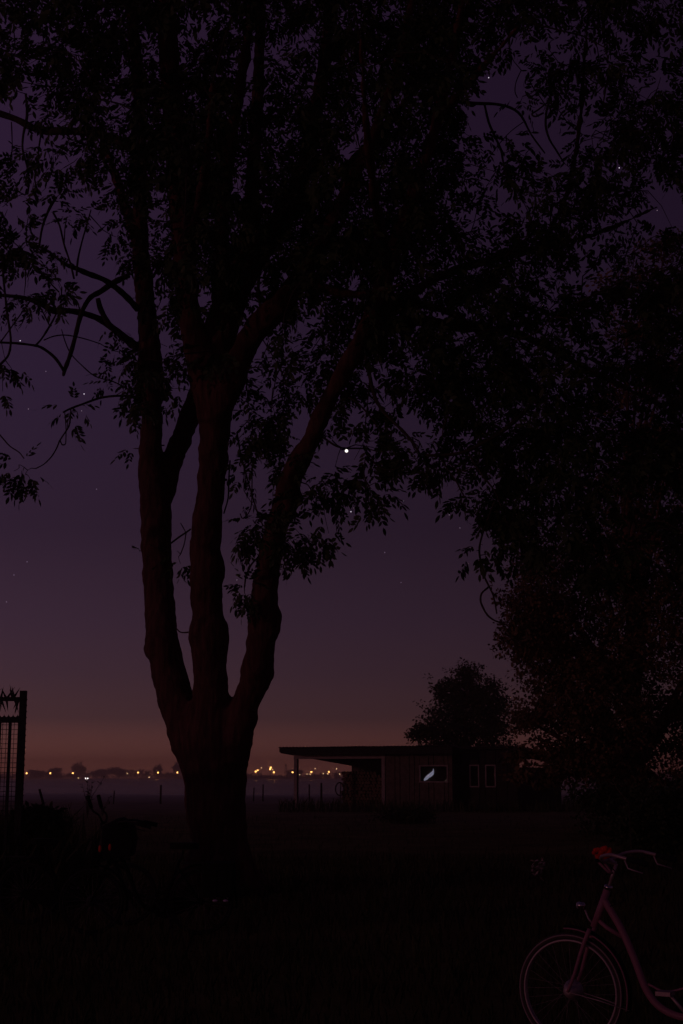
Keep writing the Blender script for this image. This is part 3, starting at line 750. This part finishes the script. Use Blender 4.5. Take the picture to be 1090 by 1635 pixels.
def spike(x, a, ln, dy):
    z = gz(1116.3)
    d = Vector((math.sin(a), dy, math.cos(a)))
    MB().tube([(G(x), 0, z), tuple(Vector((G(x), 0, z)) + d * ln)], [.020, .001], 5).build('spike', M['iron'], gate)
rs = random.Random(5)
for px in (33, 27, 24, 14, 5, -6, -15, -27, -38, -50, -63, -75, -90, -105, -120, -140):
    for q in range(3):
        up = 1 if rs.random() < .62 else -1
        a = rs.uniform(-.55, .55) + (0 if up > 0 else math.pi)
        spike(gx(px), a, rs.uniform(.14, .20), rs.uniform(-.4, .4))
x = gx(21.5)
while x > XL + .15:
    MB().box((G(x) - .017, -.017, .2), (G(x) + .017, .017, gz(1154))).build('bar', M['iron'], gate); x -= 16.5 * k
mb = MB(); z = .22
while z < gz(1155):
    mb.tube([(G(XL) + .08, .03, z), (G(X0), .03, z)], .0035, 4); z += 7.4 * k
x = X0 - .02
while x > XL + .1:
    mb.tube([(G(x), .036, .2), (G(x), .036, gz(1154))], .0035, 4); x -= 6.1 * k
o = mb.build('wire_mesh', M['wire'], gate); o['kind'] = 'stuff'
z = .3
while z < gz(1112):
    MB().tube([(G(X1) - .005, 0, z), (G(X1) + .014, 0, z)], [.012, .008], 6).build('bolt', M['iron'], gate); z += 9.3 * k

# ------------------------------------------------------------------ wooden shed
A = R(28)
UX, UY = math.cos(A), -math.sin(A); VX, VY = math.sin(A), math.cos(A)
SY = 75.0; SX = (474 - 545) * SY / F
shed = thing('wooden_shed', 'wooden shed with open porch and long flat sloping roof', 'shed', (SX, SY, 0), -A)
def u_at(px, v):
    t = (px - 545) / F
    return (t * (SY + VY * v) - SX - VX * v) / (UX - t * UY)
def z_at(py, px, v):
    u = u_at(px, v); Y = SY + UY * u + VY * v
    return at(px, py, Y).z
uP = u_at(612, 0); uW = u_at(720, 0); uE = u_at(822, 1.0); DEP = 7.5
zF = z_at(1204, 474, 0); slope = .075                # underside of the roof at the front
def roofz(v): return zF - slope * v
# posts, beams
MB().box((-.09, -.09, -.05), (.09, .09, zF - .26)).build('post', M['paint'], shed)
MB().box((uP - .1, -.1, -.05), (uP + .08, .08, zF - .26)).build('post', M['paint'], shed)
MB().box((-.09, DEP - .6, -.05), (.07, DEP - .45, roofz(DEP - .5) - .15)).build('post', M['board'], shed)
MB().box((-.12, -.07, zF - .258), (uP + .1, .07, zF - .006)).build('beam', M['paint'], shed)
MB().box((-.12, DEP - .6, roofz(DEP - .45) - .17), (1.4, DEP - .45, roofz(DEP - .45) - .02)).build('beam', M['board2'], shed)
# roof: deck, fascia, corrugated sheets
U0, U1 = -.64, uW + .25
def slab(u0, u1, v0, v1, z0, z1, f=roofz):
    return MB().prism([(v0, f(v0) + z0), (v1, f(v1) + z0), (v1, f(v1) + z1), (v0, f(v0) + z1)], u0, u1, lambda p, q, w: (w, p, q))
roof = slab(U0, U1, -.55, DEP, 0, .05).build('roof', M['board2'], shed)
zr = roofz(-.55)
MB().prism([(U0, zr + .04), (U0 + 1.0, zr - .09), (U1, zr - .09), (U1, zr + .25), (U0, zr + .25)], -.60, -.552, lambda p, q, w: (p, w, q)).build('fascia', M['board2'], roof)
slab(U0 - .04, U0 - .002, -.60, DEP, .05, .24).build('barge_board', M['board2'], roof)
def corr(u0, u1, f, v0, v1, zoff):
    mb = MB(); n = max(4, int((u1 - u0) / .05)); a = []
    for i in range(n + 1):
        u = u0 + (u1 - u0) * i / n; z = .028 * math.cos(2 * math.pi * u / .2)
        for v in (v0, v1): mb.v += [(u, v, f(v) + zoff + z), (u, v, f(v) + zoff + z - .012)]
    for i in range(n):
        b_ = 4 * i; c_ = b_ + 4
        mb.f += [[b_, c_, c_ + 2, b_ + 2], [b_ + 1, b_ + 3, c_ + 3, c_ + 1], [b_, b_ + 1, c_ + 1, c_], [b_ + 2, c_ + 2, c_ + 3, b_ + 3]]
    return mb
u = U0 - .05
while u < U1:
    e = min(u + .98, U1 + .04)
    corr(u, e - .006, roofz, -.68, DEP + .1, .285 + random.uniform(0, .02)).build('roof_sheet', M['roof'], roof); u += .98
for q in range(6): MB().tube([(U0 + 1.5 * q, -.5, roofz(-.5) + .27), (U0 + 1.5 * q, DEP, roofz(DEP) + .27)], .03, 4).build('batten', M['board2'], roof)
# front wall boards
def boards(u0, u1, v0, v1, ztop, w, m, holes=(), zb=.12, name='board'):
    u = u0
    while u < u1 - .02:
        e = min(u + w * random.uniform(.9, 1.1), u1)
        if u1 - e < .12: e = u1
        segs = [(zb, ztop)]
        for h0, h1, hz0, hz1 in holes:
            if e > h0 + .02 and u < h1 - .02: segs = [(zb, hz0), (hz1, ztop)]
        j = random.uniform(0, .02)
        for a, b_ in segs: MB().box((u + .018, v0 - j * 1.5, a), (e - .018, v1 - j, b_)).build(name, m, shed)
        u = e
wz1, wz0 = z_at(1221.5, 690, 0), z_at(1249.5, 690, 0)
w0, w1 = u_at(668, 0), u_at(713, 0)
ub = [uP + .09, uP + .9, uP + 1.7, w0, (w0 + w1) / 2, w1, uW]
for a, b_ in zip(ub[:-1], ub[1:]): boards(a, b_, -.03, .03, roofz(0) - .02, .55, M['board'], [(w0, w1, wz0, wz1)])
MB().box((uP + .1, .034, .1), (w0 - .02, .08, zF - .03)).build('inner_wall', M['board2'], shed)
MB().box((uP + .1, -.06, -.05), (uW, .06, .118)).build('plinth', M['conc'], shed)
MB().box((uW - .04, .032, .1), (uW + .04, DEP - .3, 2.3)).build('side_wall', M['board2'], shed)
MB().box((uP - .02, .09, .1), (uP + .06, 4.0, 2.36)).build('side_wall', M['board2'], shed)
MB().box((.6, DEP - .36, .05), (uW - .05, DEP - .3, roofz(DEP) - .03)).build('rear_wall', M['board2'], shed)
# room behind the porch
uR = u_at(561, 4.0)
boards(uR, uP - .03, 3.97, 4.03, roofz(4) - .02, .62, M['board'])
MB().box((uR, 4.035, .05), (uR + .06, DEP - .37, roofz(DEP) - .04)).build('side_wall', M['board2'], shed)
MB().box((-.4, -.3, .004), (uP, 3.9, .06)).build('porch_floor', M['conc'], shed)

def window(u0, u1, z0, z1, v, t, parent, mull=True):
    w = MB().box((u0, v - .05, z0), (u1, v + .02, z0 + t)).build('window', M['paint'], parent)
    MB().box((u0, v - .05, z1 - t), (u1, v + .02, z1)).build('frame', M['paint'], w)
    MB().box((u0, v - .05, z0 + t), (u0 + t, v + .02, z1 - t)).build('frame', M['paint'], w)
    MB().box((u1 - t, v - .05, z0 + t), (u1, v + .02, z1 - t)).build('frame', M['paint'], w)
    MB().box((u0 + t, v - .006, z0 + t), (u1 - t, v + .004, z1 - t)).build('pane', M['glass'], w)
    return w
w = window(w0, w1, wz0, wz1, -.03, .065, shed)
MB().box((w0 - .01, .25, wz0 - .1), (w1 + .01, .28, wz1 + .1)).build('curtain', M['curtain'], w)
W = w1 - w0; H = wz1 - wz0
def cpoly(top, bot, v0, m, name):
    mb = MB(); n = len(top)
    for i in range(n):
        vv = v0 + .03 * math.sin(i * 2.1)
        mb.v += [(w0 + top[i][0] * W, vv, wz0 + top[i][1] * H), (w0 + bot[i][0] * W, vv + .01, wz0 + bot[i][1] * H)]
    mb.f = [[2 * i, 2 * i + 2, 2 * i + 3, 2 * i + 1] for i in range(n - 1)]
    o = mb.build(name, m, w); s = o.modifiers.new('thickness', 'SOLIDIFY'); s.thickness = .01
    return o
o = cpoly([(.08, .16), (.15, .34), (.24, .46), (.32, .56), (.39, .66), (.44, .80)], [(.10, .10), (.19, .16), (.28, .27), (.35, .34), (.42, .46), (.45, .62)], .18, M['lit'], 'glow_streak')
o['label'] = 'bright window streak made as a glowing curtain fold'
o = cpoly([(.80, .10), (.88, .24), (.95, .42)], [(.84, .06), (.92, .14), (.97, .28)], .2, M['litdim'], 'curtain_edge')

# dark wing on the right
vW = 1.0; zw = z_at(1197, 770, vW)
def wroof(v): return zw - .06 * (v - vW)
za, zb_ = z_at(1221, 768, vW), z_at(1257, 768, vW)
wins = [(u_at(746.5, vW), u_at(762, vW)), (u_at(771.5, vW), u_at(788, vW))]
cuts = [uW + .05, wins[0][0], wins[0][1], wins[1][0], wins[1][1], uE]
for a, b_ in zip(cuts[:-1], cuts[1:]):
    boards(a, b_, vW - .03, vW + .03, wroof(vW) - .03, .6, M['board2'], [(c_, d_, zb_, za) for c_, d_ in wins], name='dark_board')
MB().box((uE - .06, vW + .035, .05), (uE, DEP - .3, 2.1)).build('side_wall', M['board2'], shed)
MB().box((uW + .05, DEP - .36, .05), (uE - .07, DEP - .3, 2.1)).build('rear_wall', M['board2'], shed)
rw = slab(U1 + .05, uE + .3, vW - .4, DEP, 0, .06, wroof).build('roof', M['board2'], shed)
u = U1 + .05
while u < uE + .3:
    e = min(u + .98, uE + .34); corr(u, e - .006, wroof, vW - .5, DEP + .1, .1 + random.uniform(0, .015)).build('roof_sheet', M['roof'], rw); u += .98
for a, b_ in wins:
    ww = window(a, b_, zb_, za, vW - .03, .06, shed)
    MB().box((a - .01, vW + .2, zb_ - .1), (b_ + .01, vW + .23, za + .1)).build('curtain', M['curtain'], ww)

# firewood stack and hoop at the porch
def shed_world(u, v, z=0): return Vector((SX + UX * u + VX * v, SY + UY * u + VY * v, z))
fw = thing('firewood_stack', 'stack of split firewood against the back of the shed porch', 'firewood', shed_world(uR + .3, 3.5), -A)
mb = MB(); rs = random.Random(3)
for row in range(11):
    for col in range(13):
        r_ = rs.uniform(.075, .1); u = -.45 + col * .19 + (.09 if row % 2 else 0) + rs.uniform(-.02, .02)
        z = .16 + row * .168
        if z > 2.05 - .02 * col: continue
        mb.tube([(u, -.28 + rs.uniform(-.05, .05), z), (u, .22, z + rs.uniform(-.01, .01))], r_, 7)
o = mb.build('logs', M['log'], fw); o['kind'] = 'stuff'
hp = shed_world(uR - .2, 3.0)
hoop = thing('garden_hose', 'loop of hose hanging at the end of the firewood stack', 'hose', hp, -A)
MB().tube([(math.cos(q * .42) * .26, .02 * q / 15, 1.0 + math.sin(q * .42) * .34) for q in range(15)], .035, 6, closed=True).build('loop', M['board2'], hoop)
MB().tube([(0, .05, 0), (0, .05, .7), (.05, .05, 1.32)], .03, 6).build('stake', M['board2'], hoop)

# ------------------------------------------------------------------ bicycles
def ring(r, z, x, n=56, a0=0, a1=2 * math.pi):
    return [(x + r * math.cos(a0 + (a1 - a0) * i / n), 0, z + r * math.sin(a0 + (a1 - a0) * i / n)) for i in range(n + (0 if abs(a1 - a0 - 2 * math.pi) < 1e-6 else 1))]

def bicycle(label, loc, rz, paint, metal, tyre, group, dark=False, high_bar=False, flower=False, bag=False, pannier=False, drum=True):
    """+X is forward, the origin lies on the ground under the front hub"""
    t = thing('bicycle', label, 'bicycle', loc, rz, group)
    RH = .345
    def B(name, mb, m, parent=t, smooth=True): return mb.build(name, m, parent, smooth)
    for hx in (0, -1.16):
        w = B('wheel', MB().tube(ring(RH - .018, RH, hx), .0185, 8, closed=True), tyre)
        mb = MB()
        for sy in (-.0125, .0125): mb.tube([(x, sy, z) for x, _, z in ring(RH - .043, RH, hx)], .008, 6, closed=True)
        B('rim', mb, metal, w)
        B('tyre_wall', MB().tube([(x, .017, z) for x, _, z in ring(RH - .012, RH, hx)], .0045, 5, closed=True), M['tyrewall'] if not dark else tyre, w)
        B('hub', MB().tube([(hx, -.05, RH), (hx, -.045, RH), (hx, 0, RH), (hx, .045, RH), (hx, .05, RH)], [.012, .066 if drum and hx == 0 else .024, .05 if drum and hx == 0 else .018, .03, .012], 16), metal, w)
        mb = MB()
        for q in range(32):
            a = 2 * math.pi * q / 32; b2 = a + (.5 if q % 4 < 2 else -.5); sy = -.035 if q % 2 else .035
            mb.tube([(hx + .04 * math.cos(b2), sy, RH + .04 * math.sin(b2)), (hx + (RH - .045) * math.cos(a), sy * .15, RH + (RH - .045) * math.sin(a))], .0013, 4, cap=False)
        o = B('spokes', mb, M['spoke'], w); o['kind'] = 'stuff'
    # mudguards
    def guard(hx, a0, a1, r=.385):
        mb = MB(); n = 30
        sec = [(-.024, -.010), (-.019, .003), (-.008, .009), (.008, .009), (.019, .003), (.024, -.010)]
        for i in range(n + 1):
            a = a0 + (a1 - a0) * i / n
            for y, d in sec: mb.v.append((hx + (r + d) * math.cos(a), y, RH + (r + d) * math.sin(a)))
        for i in range(n):
            for j in range(5): mb.f.append([i * 6 + j, i * 6 + j + 1, i * 6 + j + 7, i * 6 + j + 6])
        o = B('mudguard', mb, M['blackpaint']); s = o.modifiers.new('thickness', 'SOLIDIFY'); s.thickness = .0025
        B('lit_edge_strip', MB().tube([(hx + (r - .01) * math.cos(a0 + (a1 - a0) * i / 30), sy_, RH + (r - .01) * math.sin(a0 + (a1 - a0) * i / 30)) for sy_ in (.025,) for i in range(31)], .0055, 5), paint, o)  # lit near-side lip put in as a strip of frame colour
        return o
    g1 = guard(0, R(86), R(194)); g2 = guard(-1.16, R(20), R(190))
    for sy in (-.035, .035):
        B('stay', MB().tube([(0, sy * 1.5, RH), (-.20, sy, RH - .04), (-.385, sy * .8, RH - .085)], .0032, 5), metal, g1)
        B('stay', MB().tube([(-1.16, sy * 1.5, RH), (-1.54, sy * .8, RH - .06)], .0032, 5), metal, g2)
    # fork: steerer axis leans back
    crown = Vector((-.165, 0, .735)); top = Vector((-.262, 0, .965))
    for sy in (-.055, .055):
        B('fork_blade', MB().tube(smooth_path([(crown.x + .012, sy * .75, crown.z - .01), (-.10, sy * .9, .60), (-.045, sy, .44), (0, sy, RH)], 4), [.015 - .0005 * i for i in range(13)], 8), paint)
    fr = B('frame', MB().tube([tuple(crown), tuple(top)], .023, 12), paint)
    # swept down tube
    path = [(-.235, 0, .905), (-.275, 0, .84), (-.335, 0, .745), (-.385, 0, .64), (-.43, 0, .53), (-.475, 0, .41), (-.53, 0, .325), (-.60, 0, .275), (-.68, 0, .25), (-.76, 0, .245)]
    sp = smooth_path(path, 4)
    B('down_tube', MB().tube(sp, [.022] * len(sp), 12), paint, fr)
    B('brace_tube', MB().tube([(-.185, 0, .785), (-.25, 0, .735), (-.345, 0, .685)], .0135, 8), paint, fr)
    B('seat_tube', MB().tube([(-.76, 0, .25), (-.93, 0, .78)], .0165, 10), paint, fr)
    B('second_tube', MB().tube(smooth_path([(-.50, 0, .42), (-.62, 0, .385), (-.83, 0, .45)], 4), .007, 8), paint, fr)
    for sy in (-.05, .05):
        B('chain_stay', MB().tube([(-.77, sy * .5, .27), (-1.16, sy * 1.2, RH)], .010, 8), paint, fr)
        B('seat_stay', MB().tube([(-.905, sy * .4, .70), (-1.16, sy * 1.2, RH)], .008, 8), paint, fr)
    B('headset', MB().tube([tuple(top), tuple(top + Vector((-.010, 0, .024)))], .026, 12), M['chrome'] if not dark else paint, fr)
    B('bottom_bracket', MB().tube([(-.76, -.045, .268), (-.76, .045, .268)], .026, 12), metal, fr)
    # seat
    B('seat_post', MB().tube([(-.93, 0, .76), (-.965, 0, .88)], .0135, 8), metal)
    mb = MB().prism([(-1.13, 0), (-1.12, .06), (-1.05, .10), (-.98, .085), (-.88, .03), (-.83, .018), (-.82, 0), (-.83, -.018), (-.88, -.03), (-.98, -.085), (-1.05, -.10), (-1.12, -.06)], .89, .955, lambda p, q, w: (p, q * (1 if w > .9 else .8), w))
    sd_ = B('saddle', mb, M['rubber'], t, False); bv = sd_.modifiers.new('soft', 'BEVEL'); bv.width = .018; bv.segments = 3
    # stem and handlebar
    st_top = top + Vector((-.062, 0, .155))
    B('stem', MB().tube([tuple(top + Vector((-.012, 0, .02))), tuple(st_top)], .0115, 10), M['barchrome'] if not dark else metal)
    bar = []
    for sy in (-1, 1):
        if high_bar:
            c = [(st_top.x + .02, 0, st_top.z), (st_top.x + .04, .09 * sy, st_top.z + .02), (st_top.x + .02, .17 * sy, st_top.z + .10), (st_top.x - .04, .21 * sy, st_top.z + .15), (st_top.x - .075, .23 * sy, st_top.z + .24)]
        else:
            c = [(st_top.x + .05, 0, st_top.z + .02), (st_top.x + .055, .10 * sy, st_top.z + .025), (st_top.x + .02, .19 * sy, st_top.z + .052), (st_top.x - .06, .245 * sy, st_top.z + .066), (st_top.x - .15, .262 * sy, st_top.z + .05), (st_top.x - .24, .268 * sy, st_top.z + .03)]
        bar.append(smooth_path(c, 5))
    hb = B('handlebar', MB().tube([tuple(p) for p in bar[0][::-1]] + [tuple(p) for p in bar[1][1:]], .0112, 10), M['barchrome'] if not dark else metal)
    B('clamp', MB().tube([tuple(st_top), (st_top.x + .05, 0, st_top.z + .02)], [.013, .017], 8), metal)
    for k2, sy in enumerate((-1, 1)):
        e = Vector(bar[k2][-1]); d = (e - Vector(bar[k2][-3])).normalized()
        B('grip', MB().tube([tuple(e - d * .075), tuple(e - d * .03), tuple(e + d * .045), tuple(e + d * .055)] if not dark else [tuple(e - d * .07), tuple(e - d * .03), tuple(e + d * .075), tuple(e + d * .085)], [.0165, .0175, .0185, .014] if not dark else [.020, .0225, .0235, .019], 10), M['rubber'])
        B('brake_lever', MB().tube([tuple(e - d * .09 + Vector((.0, 0, -.012))), tuple(e - d * .05 + Vector((.02, 0, -.05))), tuple(e + d * .04 + Vector((.015, 0, -.055)))], [.006, .005, .004], 6), metal)
    B('brake_cable', MB().tube(smooth_path([(st_top.x + .01, .1, st_top.z), (st_top.x - .05, .05, st_top.z - .09), (st_top.x - .07, .02, st_top.z - .2), (top.x - .02, .02, top.z - .1)], 5), .003, 5), M['rubber'])
    # head lamp
    lx = Vector((-.09, 0, .86))
    hl = B('headlamp', MB().tube([tuple(lx + Vector((-.022, 0, 0))), tuple(lx + Vector((-.012, 0, 0))), tuple(lx + Vector((.010, 0, 0))), tuple(lx + Vector((.018, 0, 0)))], [.008, .020, .025, .023], 14), M['chrome'] if not dark else metal)
    B('lens', MB().ball(tuple(lx + Vector((.024, 0, 0))), (.012, .022, .022), 12, 8), M['lens'] if not dark else metal, hl)
    B('bracket', MB().tube([tuple(lx + Vector((-.02, 0, -.025))), tuple(lx + Vector((-.04, 0, -.075))), tuple(crown + Vector((.0, 0, .01)))], .006, 6), metal, hl)
    # drive
    ch = B('chain_case', MB().prism([(-.66, .34), (-.64, .27), (-.68, .19), (-.78, .165), (-1.16, .29), (-1.22, .345), (-1.16, .40), (-.78, .375), (-.70, .37)], .052, .068, lambda p, q, w: (p, -w, q)), M['blackpaint'], t, False)
    for sy, a in ((-1, R(228)), (1, R(48))):
        e = Vector((-.76 + .17 * math.cos(a), sy * .085, .268 + .17 * math.sin(a)))
        B('crank', MB().tube([(-.76, sy * .075, .268), tuple(e)], [.012, .009], 8), metal)
        pd = B('pedal', MB().box((e.x - .045, min(e.y, e.y + sy * .09), e.z - .012), (e.x + .045, max(e.y, e.y + sy * .09), e.z + .012)), M['barchrome'] if not dark else M['rubber'], t, False)
        for q in (-1, 1): MB().box((e.x + q * .0465 - .002, min(e.y + sy * .02, e.y + sy * .07), e.z - .008), (e.x + q * .0465 + .002, max(e.y + sy * .02, e.y + sy * .07), e.z + .008)).build('reflector', M['tyrewall'], pd)
    # carrier and stand
    mb = MB()
    for sy in (-.06, 0, .06): mb.tube([(-.95, sy, .74), (-1.42, sy, .75)], .006, 6)
    for xx in (-1.0, -1.2, -1.42): mb.tube([(xx, -.06, .747), (xx, .06, .747)], .006, 6)
    for sy in (-.065, .065): mb.tube([(-1.16, sy, RH), (-1.36, sy, .745)], .006, 6)
    B('carrier', mb, metal)
    B('kickstand', MB().tube([(-.80, .03, .27), (-.86, .16, .14), (-.90, .24, .0)], [.009, .008, .008], 6), metal)
    if flower:
        fc = Vector((st_top.x + .075, .03, st_top.z + .05))
        f = B('flower', MB().ball(tuple(fc), (.018, .022, .022), 10, 6), M['flower']); f['label'] = 'red plastic flower on the handlebar'
        rf = random.Random(2)
        for cx_, cz_, n_, r_ in ((.026, .0, 8, .024), (-.024, .008, 8, .023), (.0, -.004, 5, .014)):
            for q in range(n_):
                a = 2 * math.pi * q / n_ + rf.uniform(-.2, .2)
                c = fc + Vector((cx_ + math.cos(a) * r_, rf.uniform(-.012, .022), cz_ + .012 + math.sin(a) * r_ * .95))
                MB().ball(tuple(c), (.0165 * rf.uniform(.8, 1.2), .012, .0165 * rf.uniform(.8, 1.2)), 8, 6).build('petal', M['flower'], f, True)
        b2 = B('basket_bracket', MB().tube(smooth_path([(st_top.x + .10, -.07, st_top.z + .018), (st_top.x + .115, 0, st_top.z + .012), (st_top.x + .10, .07, st_top.z + .022)], 4), .011, 8), M['rubber'])
        for sy in (-.04, .04):
            B('rod', MB().tube([(st_top.x + .10, sy, st_top.z + .01), (st_top.x + .045, sy * .6, st_top.z - .05), tuple(top + Vector((-.04, sy * .2, .10)))], .008, 6), M['redpaint'], b2)
    if bag:
        bx = Vector((st_top.x + .06, 0, st_top.z - .04))
        mb = MB().prism([(-.17, -.26), (.13, -.30), (.16, -.1), (.15, .06), (.06, .10), (-.04, .15), (-.10, .10), (-.17, .06), (-.19, -.1)], -.15, .15, lambda p, q, w: (bx.x + p + .0, w, bx.z + q + .0))
        bg = B('handlebar_bag', mb, M['bagcloth'], t, False); bv = bg.modifiers.new('soft', 'BEVEL'); bv.width = .03; bv.segments = 3
        for dx, dz in ((.165, -.18), (.06, -.165)):
            MB().ball((bx.x + dx, .158, bx.z + dz), (.017, .012, .038), 10, 6).build('reflector', M['reflector'], bg, True)
        MB().tube([(bx.x - .12, .155, bx.z + .05), (bx.x, .165, bx.z + .02), (bx.x + .12, .155, bx.z + .05)], .008, 6).build('strap', M['rubber'], bg, True)
    if pannier:
        for sy in (-1, 1):
            mb = MB().box((-1.52, min(sy * .075, sy * .20), .40), (-1.18, max(sy * .075, sy * .20), .76))
            pn = B('pannier', mb, M['bagcloth'], t, False); bv = pn.modifiers.new('soft', 'BEVEL'); bv.width = .03; bv.segments = 3
            for xx in (-1.44, -1.33):
                MB().ball((xx, sy * .205, .372), (.030, .014, .013), 10, 6).build('buckle', M['buckle'], pn, True)
                MB().box((xx - .01, sy * .203 - .004, .386), (xx + .01, sy * .203 + .004, .74)).build('strap', M['rubber'], pn)
    return t

def ground_hit(px, py, z):
    a = at(px, py, 1.0); s = (z - CAMZ) / (a.z - CAMZ); return Vector((a.x * s, s, 0))
hub = ground_hit(911, 1582, .345)
yaw = math.pi - R(31)
bicycle('red step-through bicycle with chrome handlebar and a red flower', hub, yaw, M['redpaint'], M['alloy'], M['greytyre'], 'bicycles parked on the grass', flower=True)
BY = 15.6
bicycle('black bicycle with handlebar bag and panniers parked before the trunk', (at(152, 1240, BY).x, BY, 0), math.pi, M['blackpaint'], M['iron'], M['tyre'], 'bicycles parked on the grass', dark=True, bag=True, pannier=True)
BY = 16.6
bicycle('black bicycle with tall upright grips behind the bagged one', (at(207, 1240, BY).x, BY, 0), R(-5), M['blackpaint'], M['iron'], M['tyre'], 'bicycles parked on the grass', dark=True, high_bar=True)

# ------------------------------------------------------------------ stars
SYD = 2600
def star(px, py, r, m, label, cat, grp, name):
    p = at(px, py, SYD)
    o = MB().ball((0, 0, 0), r * SYD / F, 10, 8).build(name, m, None, True); o.location = p
    return tag(o, label, cat, grp)
star(553, 720, 2.6, M['planet'], 'bright white planet shining between the tree leaves', 'planet', None, 'planet')
for px, py in [(780, 124), (988.5, 268), (134, 629), (781, 900), (32, 544), (560, 817)]:
    star(px, py, .9, M['star2'], 'clear bright star in the purple night sky', 'star', 'brighter stars', 'bright_star')
for px, py in [(1053, 237), (1049, 336), (979, 241), (45, 653), (130, 656), (216, 662), (73, 593), (18, 773), (154, 781), (43, 897), (10, 961), (378, 926), (475, 656), (564, 811), (644, 800), (717, 822), (734, 843), (614, 882), (1079, 834), (939, 879), (22, 918), (640, 930)]:
    star(px, py, .68, M['star'], 'tiny faint star in the purple night sky', 'star', 'faint stars', 'faint_star')

# ------------------------------------------------------------------ night mist
hz = MB().box((-1560, -1560, -1), (1560, 1560, 19)).build('haze', None)
hm = bpy.data.materials.new('night_mist'); hm.use_nodes = True; hn = hm.node_tree.nodes; hn.clear()
ho = hn.new('ShaderNodeOutputMaterial'); pv = hn.new('ShaderNodeVolumePrincipled')
pv.inputs['Color'].default_value = (1, .80, .64, 1); pv.inputs['Density'].default_value = .0012; pv.inputs['Anisotropy'].default_value = .8
hm.node_tree.links.new(pv.outputs['Volume'], ho.inputs['Volume'])
hz.data.materials.append(hm); hz['kind'] = 'stuff'; hz['label'] = 'thin ground mist lying over the whole field'
